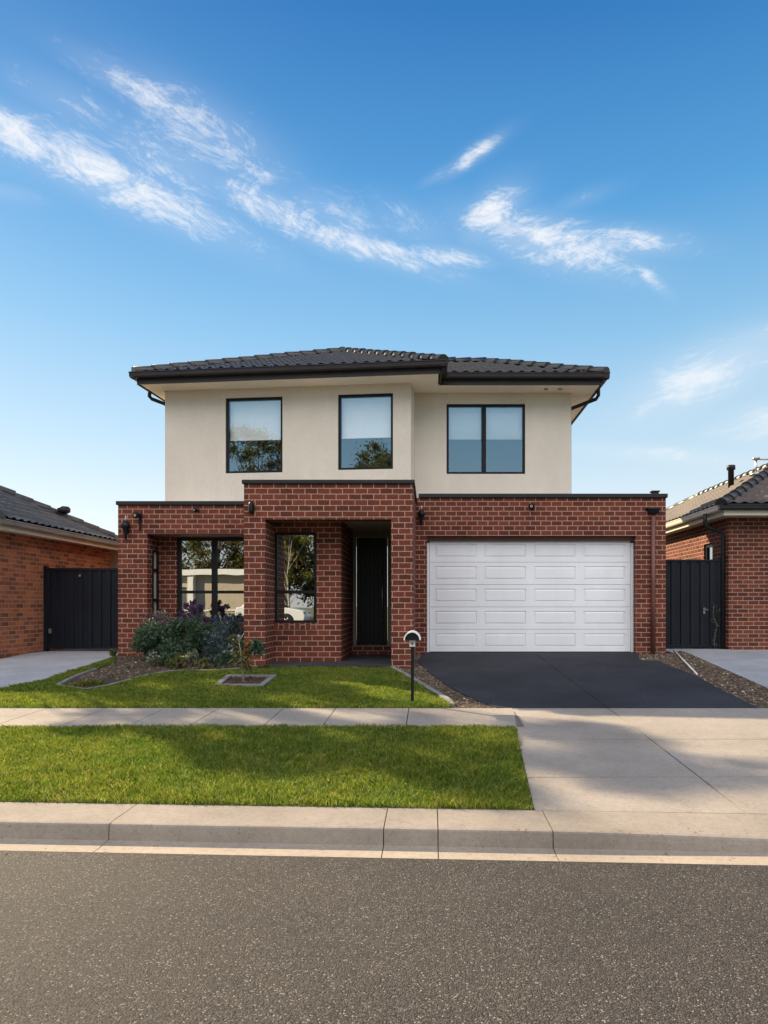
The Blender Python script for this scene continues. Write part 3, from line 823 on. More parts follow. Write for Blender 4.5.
# roof
Z0 = 6.40
A_ = (-2.25, 17.55, 8.03); B_ = (-2.25, 18.6, 8.03)
fl, frr, bl, br = (-6.19, 14.35, Z0), (0.25, 13.66, Z0), (-5.7, 21.0, Z0), (0.25, 20.6, Z0)
w = MB()
roof_plane(w, [fl, frr, A_]); roof_plane(w, [bl, fl, A_, B_]); roof_plane(w, [frr, br, B_, A_]); roof_plane(w, [br, bl, B_])
RA, RB = (1.35, 16.82, 7.50), (-1.6, 16.82, 7.50)
roof_plane(w, [(-1.6, 14.38, Z0), (3.68, 14.38, Z0), RA, RB]); roof_plane(w, [(3.68, 14.38, Z0), (3.68, 19.26, Z0), RA]); roof_plane(w, [(3.68, 19.26, Z0), (-1.6, 19.26, Z0), RB, RA])
rf = w.build('roof', M['tile'], house)
w = MB()
ridge_caps(w, fl, A_); ridge_caps(w, frr, A_); ridge_caps(w, A_, B_); ridge_caps(w, bl, B_); ridge_caps(w, br, B_)
w.build('ridge_cap', M['tile_cap'], rf); w = MB()
ridge_caps(w, (3.68, 14.38, Z0), RA); ridge_caps(w, (3.68, 19.26, Z0), RA); ridge_caps(w, RA, (-0.9, 16.82, 7.5))
w.build('ridge_cap', M['tile_cap'], rf)
# downpipes off the upper gutter
w = MB(); w.tube([(3.70, 15.0, 6.29), (3.70, 15.0, 6.13), (3.66, 15.05, 6.06), (3.16, 15.35, 5.93), (3.14, 15.36, 5.8), (3.14, 15.36, 3.5)], 0.04, 10); w.build('downpipe', M['charcoal'], house)
w = MB(); w.tube([(-6.16, 15.0, 6.29), (-6.16, 15.0, 6.10), (-6.11, 15.02, 6.05), (-5.86, 15.12, 5.97), (-5.83, 15.14, 5.9), (-5.83, 15.15, 3.5)], 0.04, 10); w.build('downpipe', M['charcoal'], house)
for x in (2.50, 2.80):
    w = MB(); w.lathe((x, 14.72, 6.155), [(0.045, 0), (0.05, 0.01), (0.05, 0.024)], 14); w.build('downlight', M['steel'], house)
# rainwater head and its brick-coloured pipe on the garage wall
w = MB(); w.prism([(13.56, 3.43), (13.698, 3.43), (13.698, 3.35), (13.62, 3.35)], 4.36, 4.56); w.box(4.32, 4.60, 13.55, 13.698, 3.4302, 3.455)
rh = w.build('rainwater_head', M['charcoal'], house)
w = MB(); w.tube([(4.46, 13.65, 3.30), (4.46, 13.65, 0.57)], 0.042, 10); w.box(4.40, 4.52, 13.68, 13.699, 2.2, 2.24); w.box(4.40, 4.52, 13.68, 13.699, 1.2, 1.24)
w.build('downpipe', M['pipe_brown'], rh)


def carriage_lamp(x, y, z, s=1.0):
    """bullet head on a curved bracket with a long tail"""
    b = MB(); b.lathe((x, y - 0.012 * s, z - 0.05), [(0.035 * s, 0), (0.035 * s, 0.012 * s)], 14, (0, 1, 0))
    b.tube([(x, y - 0.01, z - 0.05), (x, y - 0.07, z - 0.05), (x, y - 0.09, z - 0.03), (x, y - 0.09, z)], 0.012 * s, 8)
    b.lathe((x, y - 0.09, z - 0.20 * s), [(0.016 * s, 0), (0.03 * s, 0.05 * s), (0.032 * s, 0.12 * s), (0.05 * s, 0.19 * s), (0.085 * s, 0.24 * s), (0.09 * s, 0.27 * s), (0.06 * s, 0.33 * s), (0.03 * s, 0.36 * s)], 14)
    o = b.build('wall_lamp', M['black'], house)
    c = MB(); c.lathe((x, y - 0.09, z + 0.16 * s), [(0.014 * s, 0), (0.02 * s, 0.04 * s), (0.014 * s, 0.08 * s), (0.004 * s, 0.11 * s)], 10); c.build('lamp_glass', M['lens'], o)


def flood_lamp(x, y, z, s=1.0, tail=0.0):
    b = MB(); b.box(x - 0.04 * s, x + 0.04 * s, y - 0.03, y - 0.001, z - 0.05 * s, z + 0.05 * s)
    b.tube([(x, y - 0.03, z), (x, y - 0.09, z + 0.01)], 0.014 * s, 8)
    b.lathe((x - 0.01 * s, y - 0.08, z + 0.02 * s), [(0.03 * s, 0), (0.06 * s, 0.03 * s), (0.068 * s, 0.10 * s), (0.058 * s, 0.10 * s)], 14, (-0.35, -0.85, -0.35))
    if tail: b.box(x - 0.02, x + 0.02, y - 0.035, y - 0.001, z - tail, z - 0.05 * s)
    o = b.build('wall_lamp', M['black'], house)
    c = MB(); c.lathe((x - 0.045 * s, y - 0.163, z - 0.014 * s), [(0.034 * s, 0), (0.03 * s, 0.006 * s)], 12, (-0.35, -0.85, -0.35)); c.build('lamp_glass', M['lens'], o)


carriage_lamp(-5.93, 13.4, 3.00)
flood_lamp(-5.68, 13.4, 3.27, 0.9, 0.28)
flood_lamp(-4.55, 13.4, 3.37, 0.6)
carriage_lamp(-0.17, 13.7, 3.28, 0.85)
flood_lamp(2.05, 13.7, 3.49, 0.9)
w = MB(); w.box(-3.06, -2.98, 11.55, 11.599, 3.08, 3.24); w.lathe((-3.02, 11.52, 3.07), [(0.035, 0), (0.04, 0.03), (0.04, 0.15), (0.03, 0.18)], 12); w.build('wall_lamp', M['black'], house)
# a tap and meter box low on the garage pillar
# ================================================================== LEFT NEIGHBOUR
lh = thing('house', (-8.05, 12.6, 0.5), 'single-storey house of orange-brown brick with grey tiled roof at the left edge', 'house')
w = MB(); w.box(-20, -8.05, 12.6, 17.2, 0.3, 3.0); w.build('wall', M['brick_orange'], lh)
LZ = 3.06
w = MB(); slab(w, [(-20, 12.2), (-7.75, 12.2), (-7.75, 17.1), (-20, 17.1)], 2.90, 2.93)
w.build('soffit', M['trim'], lh)
w = MB(); w.box(-7.749, -7.72, 12.17, 17.13, 2.88, 3.05); w.box(-20, -7.75, 12.17, 12.199, 2.88, 3.05); w.build('fascia', M['trim'], lh)
w = MB(); gutter_run(w, (-7.719, 12.05, LZ), (-7.719, 17.15, LZ), (1, 0, 0), 0.1, 0.1); gutter_run(w, (-20, 12.169, LZ), (-7.62, 12.169, LZ), (0, -1, 0), 0.1, 0.1)
w.build('gutter', plain('weathered_gutter', (0.20, 0.185, 0.165), 0.5, var=0.2), lh)
c0, c1, c2, c3 = (-7.66, 12.08, LZ + .02), (-7.66, 17.2, LZ + .02), (-20, 17.2, LZ + .02), (-20, 12.08, LZ + .02)
ra, rb = (-10.2, 14.64, 4.38), (-20, 14.64, 4.38)
w = MB(); roof_plane(w, [c0, c1, ra]); roof_plane(w, [c3, c0, ra, rb]); roof_plane(w, [c1, c2, rb, ra]); rf = w.build('roof', M['tile_left'], lh)
w = MB(); ridge_caps(w, c0, ra); ridge_caps(w, c1, ra); ridge_caps(w, ra, rb); w.build('ridge_cap', M['tile_left'], rf)
w = MB(); w.lathe((-8.55, 15.95, 3.50), [(0.05, 0), (0.05, 0.18)], 12); w.lathe((-8.55, 15.95, 3.68), [(0.12, 0), (0.14, 0.03), (0.14, 0.10), (0.10, 0.14)], 14); w.build('roof_vent', M['charcoal'], lh)
w = MB(); w.box(-9.6, -7.45, 17.6, 22, 0.4, 2.93); w.build('rear_wall', M['beige'], lh)
w = MB(); w.box(-9.8, -7.15, 17.3, 22.3, 2.931, 3.02); w.build('rear_eave', M['trim'], lh)

# ================================================================== RIGHT NEIGHBOUR
rh_ = thing('house', (6.47, 14.8, 0.5), 'single-storey dark red brick house with tiled hip roof at the right edge', 'house')
w = MB(); w.wall(6.47, 12.0, 0.4, 3.42, 14.8, 15.0, [(9.0, 10.8, 1.3, 2.9)])
w.wall(15.001, 26.0, 0.4, 3.42, 6.47, 6.67, [(15.65, 16.15, 1.5, 2.95)], axis='y'); w.box(6.671, 12.0, 25.8, 26.0, 0.4, 3.42); w.box(11.8, 12.0, 15.001, 25.799, 0.4, 3.42)
w.build('wall', M['brick_right'], rh_)
window(None, 9.0, 10.8, 1.3, 2.9, 14.85, rh_, mull=(9.9,), glass='glass_low')
TX = Matrix(((0, 1, 0, 6.47), (-1, 0, 0, 0), (0, 0, 1, 0), (0, 0, 0, 1)))      # outward face towards -x; local x = -world y
window(TX, -16.15, -15.65, 1.5, 2.95, 0.04, rh_, glass='glass_low', fw=0.08, depth=0.5)
RZ = 3.62
w = MB(); slab(w, [(6.20, 14.37), (12.3, 14.37), (12.3, 26.4), (6.20, 26.4)], 3.42, 3.45); w.build('soffit', M['trim'], rh_)
w = MB(); w.box(6.17, 6.199, 14.34, 26.43, 3.405, 3.60); w.box(6.20, 12.3, 14.34, 14.369, 3.405, 3.60); w.build('fascia', M['trim'], rh_)
w = MB(); gutter_run(w, (6.05, 14.339, RZ), (12.4, 14.339, RZ), (0, -1, 0), 0.11, 0.11); w.build('gutter', M['charcoal'], rh_)
w = MB(); gutter_run(w, (6.169, 14.33, RZ - .002), (6.169, 26.5, RZ - .002), (-1, 0, 0), 0.11, 0.11); w.build('gutter', M['trim'], rh_)
c0, c1, c2, c3 = (6.10, 14.27, RZ + .01), (6.10, 26.5, RZ + .01), (12.3, 26.5, RZ + .01), (12.3, 14.27, RZ + .01)
ra, rb = (9.12, 17.42, 5.23), (9.12, 23.3, 5.23)
w = MB(); roof_plane(w, [c0, c3, ra]); roof_plane(w, [c1, c0, ra, rb]); roof_plane(w, [c3, c2, rb, ra]); roof_plane(w, [c2, c1, rb]); rf = w.build('roof', M['tile_right'], rh_)
w = MB(); ridge_caps(w, c0, ra); ridge_caps(w, c3, ra); ridge_caps(w, c1, rb); ridge_caps(w, c2, rb); ridge_caps(w, ra, rb); w.build('ridge_cap', M['tile_cap'], rf)
w = MB(); w.tube([(6.02, 14.95, 3.52), (6.02, 14.95, 3.30), (6.08, 14.95, 3.22), (6.38, 14.95, 3.12), (6.41, 14.95, 3.0), (6.41, 14.95, 0.56)], 0.045, 10); w.build('downpipe', M['charcoal'], rh_)
w = MB(); w.lathe((8.02, 18.2, 4.5), [(0.075, 0), (0.075, 0.62), (0.11, 0.63), (0.11, 0.74), (0.09, 0.75)], 14); w.build('flue', M['charcoal'], rh_)
w = MB(); w.tube([(8.40, 17.6, 4.86), (8.40, 17.6, 5.29)], 0.03, 10); w.lathe((8.40, 17.6, 5.26), [(0.05, 0), (0.09, 0.03), (0.09, 0.06)], 12); w.tube([(8.40, 17.6, 5.28), (9.9, 17.6, 5.27)], 0.022, 8); w.lathe((8.40, 17.6, 4.86), [(0.16, 0), (0.15, 0.06), (0.06, 0.09)], 12)
w.build('antenna', M['steel'], rh_)

# ================================================================== GATES
def gate(name, x0, x1, y, z0, z1, label, latch_x, hinge_x):
    root = thing(name, ((x0 + x1) / 2, y, z0), label, 'gate')
    w = MB(); n = int((x1 - x0 - 0.16) / 0.19)
    a0 = x0 + 0.09; wdt = (x1 - x0 - 0.18) / n
    for k in range(n):
        a = a0 + k * wdt
        prof_ = [(0, 0.0), (0.03, 0.0), (0.045, -0.022), (wdt - 0.06, -0.022), (wdt - 0.045, 0.0), (wdt, 0.0)]
        for (p, d0), (q, d1) in zip(prof_, prof_[1:]):
            w.face([(a + p, y + d0, z0 + 0.07), (a + q, y + d1, z0 + 0.07), (a + q, y + d1, z1 - 0.045), (a + p, y + d0, z1 - 0.045)])
        w.face([(a, y + 0.02, z0 + 0.07), (a + wdt, y + 0.02, z0 + 0.07), (a + wdt, y + 0.02, z1 - 0.045), (a, y + 0.02, z1 - 0.045)])
    w.build('sheet', M['gate'], root)
    for ra_, rb_ in ((z1 - 0.045, z1), (z0 + 0.03, z0 + 0.07)):
        w = MB(); w.box(x0 + 0.08, x1 - 0.08, y - 0.035, y + 0.035, ra_, rb_); w.build('rail', M['gate'], root)
    for x in (x0, x1 - 0.075):
        w = MB(); w.box(x, x + 0.075, y - 0.04, y + 0.04, z0 - 0.05, z1 + 0.03); w.box(x - 0.005, x + 0.08, y - 0.045, y + 0.045, z1 + 0.031, z1 + 0.045); w.build('post', M['gate'], root)
    w = MB(); w.box(latch_x - 0.02, latch_x + 0.02, y - 0.06, y - 0.036, z0 + 0.75, z0 + 0.88); w.tube([(latch_x, y - 0.06, z0 + 0.85), (latch_x, y - 0.11, z0 + 0.85), (latch_x + 0.07, y - 0.11, z0 + 0.83)], 0.009, 8); w.build('latch', M['edging'], root)
    for zz in (z0 + 0.35, z1 - 0.4):
        w = MB(); w.box(hinge_x - 0.03, hinge_x + 0.03, y - 0.055, y - 0.041, zz, zz + 0.1); w.build('hinge', M['steel'] if zz < z0 + .5 else M['gate'], root)
    return root
gate('side_gate', -8.04, -6.125, 14.25, 0.58, 2.29, 'navy ribbed steel gate between orange brick house and red brick pillar', -6.28, -7.9)
gate('side_gate', 4.735, 6.40, 15.0, 0.58, 2.52, 'navy ribbed steel gate between the garage and the dark red brick house', 6.0, 4.9)
bk = MB(); bk.lathe((-7.28, 14.19, 2.13), [(0.02, 0), (0.026, 0.006), (0.02, 0.012)], 12, (0, 1, 0)); 
bk.build('badge', M['brass'], [o for o in COL.objects if o.name == 'side_gate'][0])

# ================================================================== LETTERBOX
lx, ly = -0.217, 8.42; lz = zg(lx, ly)
lb = thing('letterbox', (lx, ly, lz), 'slim black letterbox post with arched hood and white number plate beside the lawn', 'letterbox')
w = MB(); w.box(lx - 0.019, lx + 0.019, ly - 0.019, ly + 0.019, lz - 0.1, 1.10); w.lathe((lx, ly, lz - 0.005), [(0.05, 0), (0.05, 0.012), (0.03, 0.02)], 14); w.build('post', M['black'], lb, 0.003)
w = MB(); pr = [(lx + 0.088 * math.cos(PI * k / 16), 1.085 + 0.092 * math.sin(PI * k / 16)) for k in range(17)]
w.prism([(x, z) for x, z in pr], ly - 0.12, ly + 0.16, axis='y'); w.build('box', M['black'], lb)
w = MB(); ro, ri = 0.104, 0.090
pts = [(lx + ro * math.cos(PI * k / 16), 1.085 + (ro + .004) * math.sin(PI * k / 16)) for k in range(17)] + [(lx + ri * math.cos(PI * k / 16), 1.085 + (ri + .004) * math.sin(PI * k / 16)) for k in range(16, -1, -1)]
w.prism(pts, ly - 0.15, ly + 0.17, axis='y'); w.build('hood', M['white'], lb)
w = MB(); w.box(lx - 0.036, lx + 0.036, ly - 0.030, ly - 0.0195, 1.0, 1.078); pl = w.build('number_plate', M['white'], lb, 0.004)
cu = bpy.data.curves.new('numeral', 'FONT'); cu.body = '4'; cu.size = 0.062; cu.align_x = 'CENTER'; cu.extrude = 0.001
to = bpy.data.objects.new('numeral_text', cu); COL.objects.link(to)
dg = bpy.context.evaluated_depsgraph_get()
me = bpy.data.meshes.new_from_object(to.evaluated_get(dg)); bpy.data.objects.remove(to)
nm = bpy.data.objects.new('numeral', me); COL.objects.link(nm); nm.parent = pl; me.materials.clear(); me.materials.append(M['black'])
me.transform(Matrix.Translation((lx - ORG[lb].x, ly - 0.0315 - ORG[lb].y, 1.017 - ORG[lb].z)) @ Matrix.Rotation(R(90), 4, 'X'))

# ================================================================== EDGINGS AND SMALL YARD THINGS
def edging(name, pts, wd, hi, label, closed=False):
    """a low concrete strip that follows the ground"""
    w = MB(); P = [Vector((x, y, 0)) for x, y in pts]; n = len(P)
    L = []; Rr = []
    for k in range(n):
        if closed: d_ = (P[(k + 1) % n] - P[k]).normalized() + (P[k] - P[k - 1]).normalized()
        else: d_ = P[min(k + 1, n - 1)] - P[max(k - 1, 0)]
        d_.normalize(); s_ = Vector((-d_.y, d_.x, 0)) * wd / 2
        if closed: s_ *= 1.414 if n == 4 else 1
        for lst, q in ((L, P[k] + s_), (Rr, P[k] - s_)):
            z = zg(q.x, q.y); lst.append(((q.x, q.y, z - 0.05), (q.x, q.y, z + hi)))
    rng_ = range(n if closed else n - 1)
    for k in rng_:
        j = (k + 1) % n
        w.face([L[k][1], L[j][1], Rr[j][1], Rr[k][1]]); w.face([L[k][0], L[j][0], L[j][1], L[k][1]]); w.face([Rr[k][0], Rr[j][0], Rr[j][1], Rr[k][1]])
    if not closed:
        for k in (0, n - 1): w.face([L[k][0], L[k][1], Rr[k][1], Rr[k][0]])
    return tag(w.build(name, M['edging'], None), label, 'edging')
edging('lawn_edging', edge_r, 0.07, 0.03, 'straight concrete edging between the lawn and the gravel by the driveway')
edging('bed_edging', bed_top[::-1][1:] + bed, 0.06, 0.025, 'curved concrete edging round the garden bed below the front window')
edging('tree_surround', sq, 0.08, 0.04, 'square grey concrete surround set in the lawn round the sapling', closed=True)
structure(patch('planting_hole', sq, 0.012, M['soil'], 0.03))
stones('sapling_mulch', sq, (-4, -2, 9.5, 11.5), 500, 0.012, 0.045, M['mulch'], 0.7, 0.004)
p0, p1 = at(672, 651), at(697, 675.5)
w = MB(); w.tube([(p0[0], p0[1] - 0.1, zg(*p0) + 0.02), ((p0[0] + p1[0]) / 2, (p0[1] + p1[1]) / 2, zg(0, (p0[1] + p1[1]) / 2) + 0.025), (p1[0], p1[1], zg(*p1) + 0.02)], 0.014, 8)
tag(w.build('pipe', M['pvc']), 'thin white pipe lying on the gravel beside the driveway', 'pipe')


# ================================================================== PLANTS
def litter(name, box, n, size, mat, poly=None):
    x0, x1, y0, y1 = box
    P = np.stack([rng.uniform(x0, x1, n), rng.uniform(y0, y1, n)], 1)
    if poly is not None: P = P[inside(P, poly)]
    n = len(P); z = np.where(P[:, 1] < 4.2 + KS * P[:, 0], 0.012, zgv(P[:, 0], P[:, 1]) + 0.004)
    if poly is not None: z = z + 0.03
    C = np.stack([P[:, 0], P[:, 1], z], 1)
    a = rng.uniform(0, 2 * PI, n); d = np.stack([np.cos(a), np.sin(a), rng.uniform(-.2, .3, n)], 1); s_ = np.stack([-np.sin(a), np.cos(a), rng.uniform(-.2, .4, n)], 1)
    L = size * rng.uniform(0.5, 1.4, n)[:, None]
    return structure(np_quads(name, np.stack([C - d * L, C + s_ * L * .35, C + d * L, C - s_ * L * .35 + np.array([0, 0, .004])], 1), mat), 'stuff')
M['litter'] = leafy('dry_leaves', [(0, (0.10, 0.06, 0.03)), (0.6, (0.22, 0.14, 0.07)), (1, (0.36, 0.27, 0.13))], 0.2, 0.8)
litter('leaf_litter', (-5, 4, 4.08, 4.24), 60, 0.014, M['litter'])
litter('leaf_litter', (-6, 1, 4.7, 7.05), 110, 0.017, M['litter'], verge)
litter('leaf_litter', (-6, 4.5, 7.1, 13), 60, 0.016, M['litter'])
def leaf_cloud(centers, radii, n, size, asp=0.45, up=0.3, squash=1.0, soft=False):
    """n rhombic leaves spread in gaussian clumps"""
    centers = np.asarray(centers, float); radii = np.asarray(radii, float)
    k = rng.integers(0, len(centers), n)
    g_ = rng.normal(0, 1, (n, 3)); g_ /= np.linalg.norm(g_, axis=1, keepdims=True) + 1e-9
    r = np.abs(rng.normal(0, 0.62, n)) if soft else rng.random(n) ** 0.45
    off = g_ * r[:, None] * radii[k][:, None]; off[:, 2] *= squash
    P = centers[k] + off
    d = rng.normal(0, 1, (n, 3)) + g_ * 0.8; d[:, 2] += up; d /= np.linalg.norm(d, axis=1, keepdims=True)
    s = np.cross(d, rng.normal(0, 1, (n, 3))); s /= np.linalg.norm(s, axis=1, keepdims=True)
    L = size * rng.uniform(0.6, 1.4, n)[:, None]
    nn = np.cross(d, s)
    return np.stack([P - d * L * 0.5, P + s * L * asp * 0.5 + nn * L * 0.08, P + d * L * 0.5, P - s * L * asp * 0.5 + nn * L * 0.08], 1)


def spikes(base, n, h, spread, w, lean=0.35):
    """upright strap leaves from a base"""
    a = rng.uniform(0, 2 * PI, n); r = rng.random(n) ** 0.6 * spread
    B = np.stack([base[0] + np.cos(a) * r, base[1] + np.sin(a) * r, np.full(n, base[2])], 1)
    H = h * rng.uniform(0.55, 1.1, n); l_ = lean * H * rng.uniform(0.2, 1.2, n)
    tip = B + np.stack([np.cos(a) * l_, np.sin(a) * l_, H], 1)
    mid = B + np.stack([np.cos(a) * l_ * .35, np.sin(a) * l_ * .35, H * 0.6], 1)
    b = rng.uniform(0, 2 * PI, n); W = np.stack([np.cos(b), np.sin(b), np.zeros(n)], 1) * w / 2
    return np.stack([B - W * .6, B + W * .6, mid + W, tip, mid - W], 1)


def shrub(name, x, y, wid, hgt, mat, n, leaf, label, cat='shrub', asp=0.45, flowers=None, nf=0, fsize=0.03, clumps=14, group=None, up=0.3, fl_top=True):
    z = zg(x, y) - 0.01; hgt *= 1.0; wid *= 1.08; n = int(n * 1.15)
    root = thing(name, (x, y, z), label, cat, group)
    cs, rs = [], []
    for k in range(clumps):
        a = rng.uniform(0, 2 * PI); r = rng.random() ** 0.6 * wid * 0.36
        t = rng.uniform(0.25, 0.82) * (1 - 0.35 * (r / (wid * 0.36)) ** 2)
        cs.append((x + math.cos(a) * r, y + math.sin(a) * r * 0.8, z + hgt * t)); rs.append(hgt * rng.uniform(0.15, 0.27))
    np_quads('foliage', leaf_cloud(cs, rs, n, leaf, asp, up), mat, root)
    w = MB()
    for k in range(min(9, clumps)):
        c = cs[k]; w.tube([(x + rng.uniform(-.04, .04), y + rng.uniform(-.04, .04), z), ((x + c[0]) / 2, (y + c[1]) / 2, z + (c[2] - z) * 0.55), c], [0.012, 0.009, 0.004], 6)
    w.build('stem', M['bark'], root)
    if nf:
        cf = [(c[0], c[1], c[2] + r * (0.75 if fl_top else 0.2)) for c, r in zip(cs, rs) if c[2] > z + hgt * 0.3] or cs
        structure(np_quads('flowers', leaf_cloud(cf, [0.07] * len(cf) if fl_top else [0.16] * len(cf), nf, fsize, 0.7, 0.6), M[flowers], root), 'stuff')
    return root


def gpx(px, y): return (px - 430) / 683 * y
# back row, below the window
shrub('shrub', gpx(163, 13.05), 13.05, 0.8, 1.12, M['lf_mauve'], 2400, 0.055, 'airy mauve-grey shrub beside the left brick pillar', asp=0.22, flowers='fl_white', nf=60, fsize=0.035, clumps=16)
shrub('lavender', gpx(192, 13.2), 13.2, 0.75, 1.08, M['lf_dark'], 900, 0.05, 'purple-flowering bush against the left half of the front window', 'flowering shrub', asp=0.2, flowers='fl_purple', nf=1500, fsize=0.045, clumps=26)
shrub('lavender', gpx(223, 13.3), 13.3, 0.6, 1.02, M['lf_dark'], 700, 0.05, 'blue-flowering bush against the right half of the front window', 'flowering shrub', asp=0.2, flowers='fl_blue', nf=500, fsize=0.045, clumps=14)
# main row
shrub('shrub', gpx(153, 12.5), 12.55, 0.85, 0.80, M['lf_dark'], 5200, 0.052, 'dark green dense shrub at the left end of the garden bed', flowers='fl_white', nf=30, clumps=24)
shrub('shrub', gpx(184, 12.45), 12.5, 0.95, 0.88, M['lf_dark'], 5600, 0.055, 'tall dark green shrub in the middle of the garden bed', clumps=26)
shrub('shrub', gpx(206, 12.7), 12.75, 0.7, 0.86, M['lf_dark'], 3200, 0.05, 'dark shrub squeezed between the middle shrub and the blue-grey one', clumps=18)
shrub('shrub', gpx(227, 12.2), 12.25, 0.75, 0.92, M['lf_blue'], 4800, 0.07, 'silvery blue-grey shrub beside the portico pillar', asp=0.2, flowers='fl_white', nf=130, fsize=0.028, clumps=22, fl_top=False, up=0.8)
# front row of small plants
shrub('ground_plant', gpx(152, 11.75), 11.75, 0.34, 0.30, M['lf_sage'], 420, 0.055, 'pale sage rosette plant at the left of the front row', 'plant', asp=0.3, flowers='fl_white', nf=26, clumps=9, up=0.7)
shrub('ground_plant', gpx(176, 11.6), 11.55, 0.36, 0.30, M['lf_olive'], 520, 0.05, 'rounded olive-green plant second from left in the front row', 'plant', clumps=10)
shrub('ground_plant', gpx(190, 11.75), 11.75, 0.34, 0.38, M['lf_sage'], 520, 0.05, 'pale green round plant in the middle of the front row', 'plant', clumps=10)
shrub('ground_plant', gpx(203, 11.5), 11.45, 0.34, 0.22, M['lf_olive'], 420, 0.05, 'low flat olive plant right of the middle of the front row', 'plant', clumps=9)
shrub('ground_plant', gpx(224, 11.55), 11.5, 0.4, 0.36, M['lf_dark'], 700, 0.05, 'dark leafy plant with pale flowers in front of the blue-grey shrub', 'plant', flowers='fl_white', nf=30, fsize=0.03, clumps=10)
shrub('ground_plant', gpx(263, 11.35), 11.4, 0.28, 0.16, M['lf_olive'], 260, 0.04, 'small green weed at the foot of the portico pillar', 'plant', clumps=6)
shrub('ground_plant', gpx(164, 11.85), 11.9, 0.32, 0.26, M['lf_dark'], 420, 0.05, 'small dark green plant between the sage rosette and the olive plant', 'plant', clumps=8)
shrub('ground_plant', gpx(214, 11.7), 11.75, 0.34, 0.28, M['lf_blue'], 380, 0.06, 'small blue-grey plant at the foot of the blue-grey shrub', 'plant', asp=0.25, clumps=8)
# weeds on the bare end of the bed
def tuft(px, py, h, n, label, mat='lf_olive', w=0.018, spread=0.05):
    spread *= 0.8; n = int(n * 1.3); x, y = at(px, py); z = zg(x, y) - 0.012
    o = np_quads('weed', spikes((0, 0, 0), n, h, spread, w, 0.7), M[mat], None, 5); o.location = (x, y, z)
    return tag(structure(o, 'stuff') if False else o, label, 'weed', 'weeds on the bare end of the garden bed')
tuft(76, 686, 0.07, 60, 'yellow-green weed at the tip of the garden bed', 'lf_lime', spread=0.12)
tuft(92, 684, 0.09, 80, 'yellowish weed clump inside the bed edging near its tip', 'lf_lime', spread=0.14)
tuft(112, 676, 0.06, 22, 'tiny pale weed on bare soil halfway along the bed', 'lf_sage')
tuft(124, 672.5, 0.06, 22, 'tiny pale weed on bare soil nearer the left pillar', 'lf_sage')
tuft(130, 668, 0.08, 30, 'pale weed on the soil in front of the left pillar', 'lf_sage')
tuft(113, 656, 0.17, 40, 'grassy weed against the foot of the left brick pillar', 'lf_olive')
# climbing weed by the right gate
def gate_vine(x, y, z0, h, label):
    root = thing('vine', (x, y, z0), label, 'climbing plant')
    cs = [(x + rng.uniform(-.06, .06), y + rng.uniform(-.03, .02), z0 + h * t) for t in np.linspace(0.1, 1, 9)]
    np_quads('foliage', leaf_cloud(cs, [0.06] * 9, 150, 0.04), M['lf_dark'], root)
    w = MB(); w.tube([(x, y, z0)] + [(c[0], c[1] + .02, c[2]) for c in cs[::2]], 0.006, 6); w.build('stem', M['bark'], root)
gate_vine(6.22, 14.88, 0.56, 0.95, 'thin dark vine climbing the post of the right gate')
# sapling
sx, sy = at(243, 682.5); sz = zg(sx, sy)
sap = thing('sapling', (sx, sy, sz), 'thin pale sapling with sparse green and orange leaves in a square concrete surround', 'tree')
w = MB()
w.tube([(sx, sy, sz - .03), (sx + .005, sy, sz + .12), (sx - .01, sy, sz + .26)], [0.022, 0.017, 0.014], 8)
w.build('trunk', M['bark'], sap)
w = MB()
def twig(*p, r=0.006):
    w.tube([(sx + a, sy + c, sz + b) for a, b, c in p], [r] + [r * 0.8] * (len(p) - 2) + [r * 0.45], 6)
twig((-.01, .24, 0), (-.03, .42, -.01), (-.055, .58, 0), (-.075, .70, .01), r=0.0075)
twig((-.03, .33, 0), (-.085, .29, -.03), (-.11, .26, -.04)); twig((-.03, .31, 0), (.03, .35, -.04), (.055, .38, -.05)); twig((-.03, .34, 0), (-.08, .34, .03))
twig((-.055, .56, 0), (-.12, .60, -.02), (-.15, .62, -.02)); twig((-.06, .62, 0), (-.02, .67, .02), (.01, .73, .03)); twig((-.07, .64, 0), (-.11, .70, .02))
twig((-.02, .40, 0), (.05, .46, .03), (.09, .53, .04)); twig((.01, .16, 0), (.05, .22, .03), (.05, .26, .03)); twig((-.01, .2, 0), (-.05, .27, 0))
w.build('branch', M['twig'], sap)
np_quads('foliage', leaf_cloud([(sx + .14, sy + .06, sz + .50), (sx + .21, sy + .08, sz + .46), (sx + .17, sy + .05, sz + .56), (sx + .23, sy + .07, sz + .53)], [0.11, 0.10, 0.09, .08], 520, 0.055), M['lf_dark'], sap)
np_quads('new_leaves', leaf_cloud([(sx - .05, sy, sz + .58), (sx - .12, sy, sz + .30), (sx + .05, sy, sz + .38), (sx - .08, sy, sz + .42), (sx + .04, sy, sz + .24), (sx - .14, sy, sz + .62)], [0.10] * 6, 420, 0.055), M['lf_olive'], sap)
np_quads('autumn_leaves', leaf_cloud([(sx + .06, sy + .03, sz + .52), (sx + .10, sy + .03, sz + .58), (sx + .03, sy, sz + .44), (sx + .05, sy, sz + .30)], [0.06, 0.05, 0.05, .07], 120, 0.05), M['fl_orange'], sap)
np_quads('blossom', leaf_cloud([(sx - .14, sy, sz + .6), (sx - .16, sy, sz + .48), (sx - .10, sy, sz + .44), (sx - .18, sy, sz + .54), (sx - .07, sy, sz + .68), (sx - .03, sy, sz + .34)], [0.035] * 6, 60, 0.028, 0.7), M['fl_white'], sap)


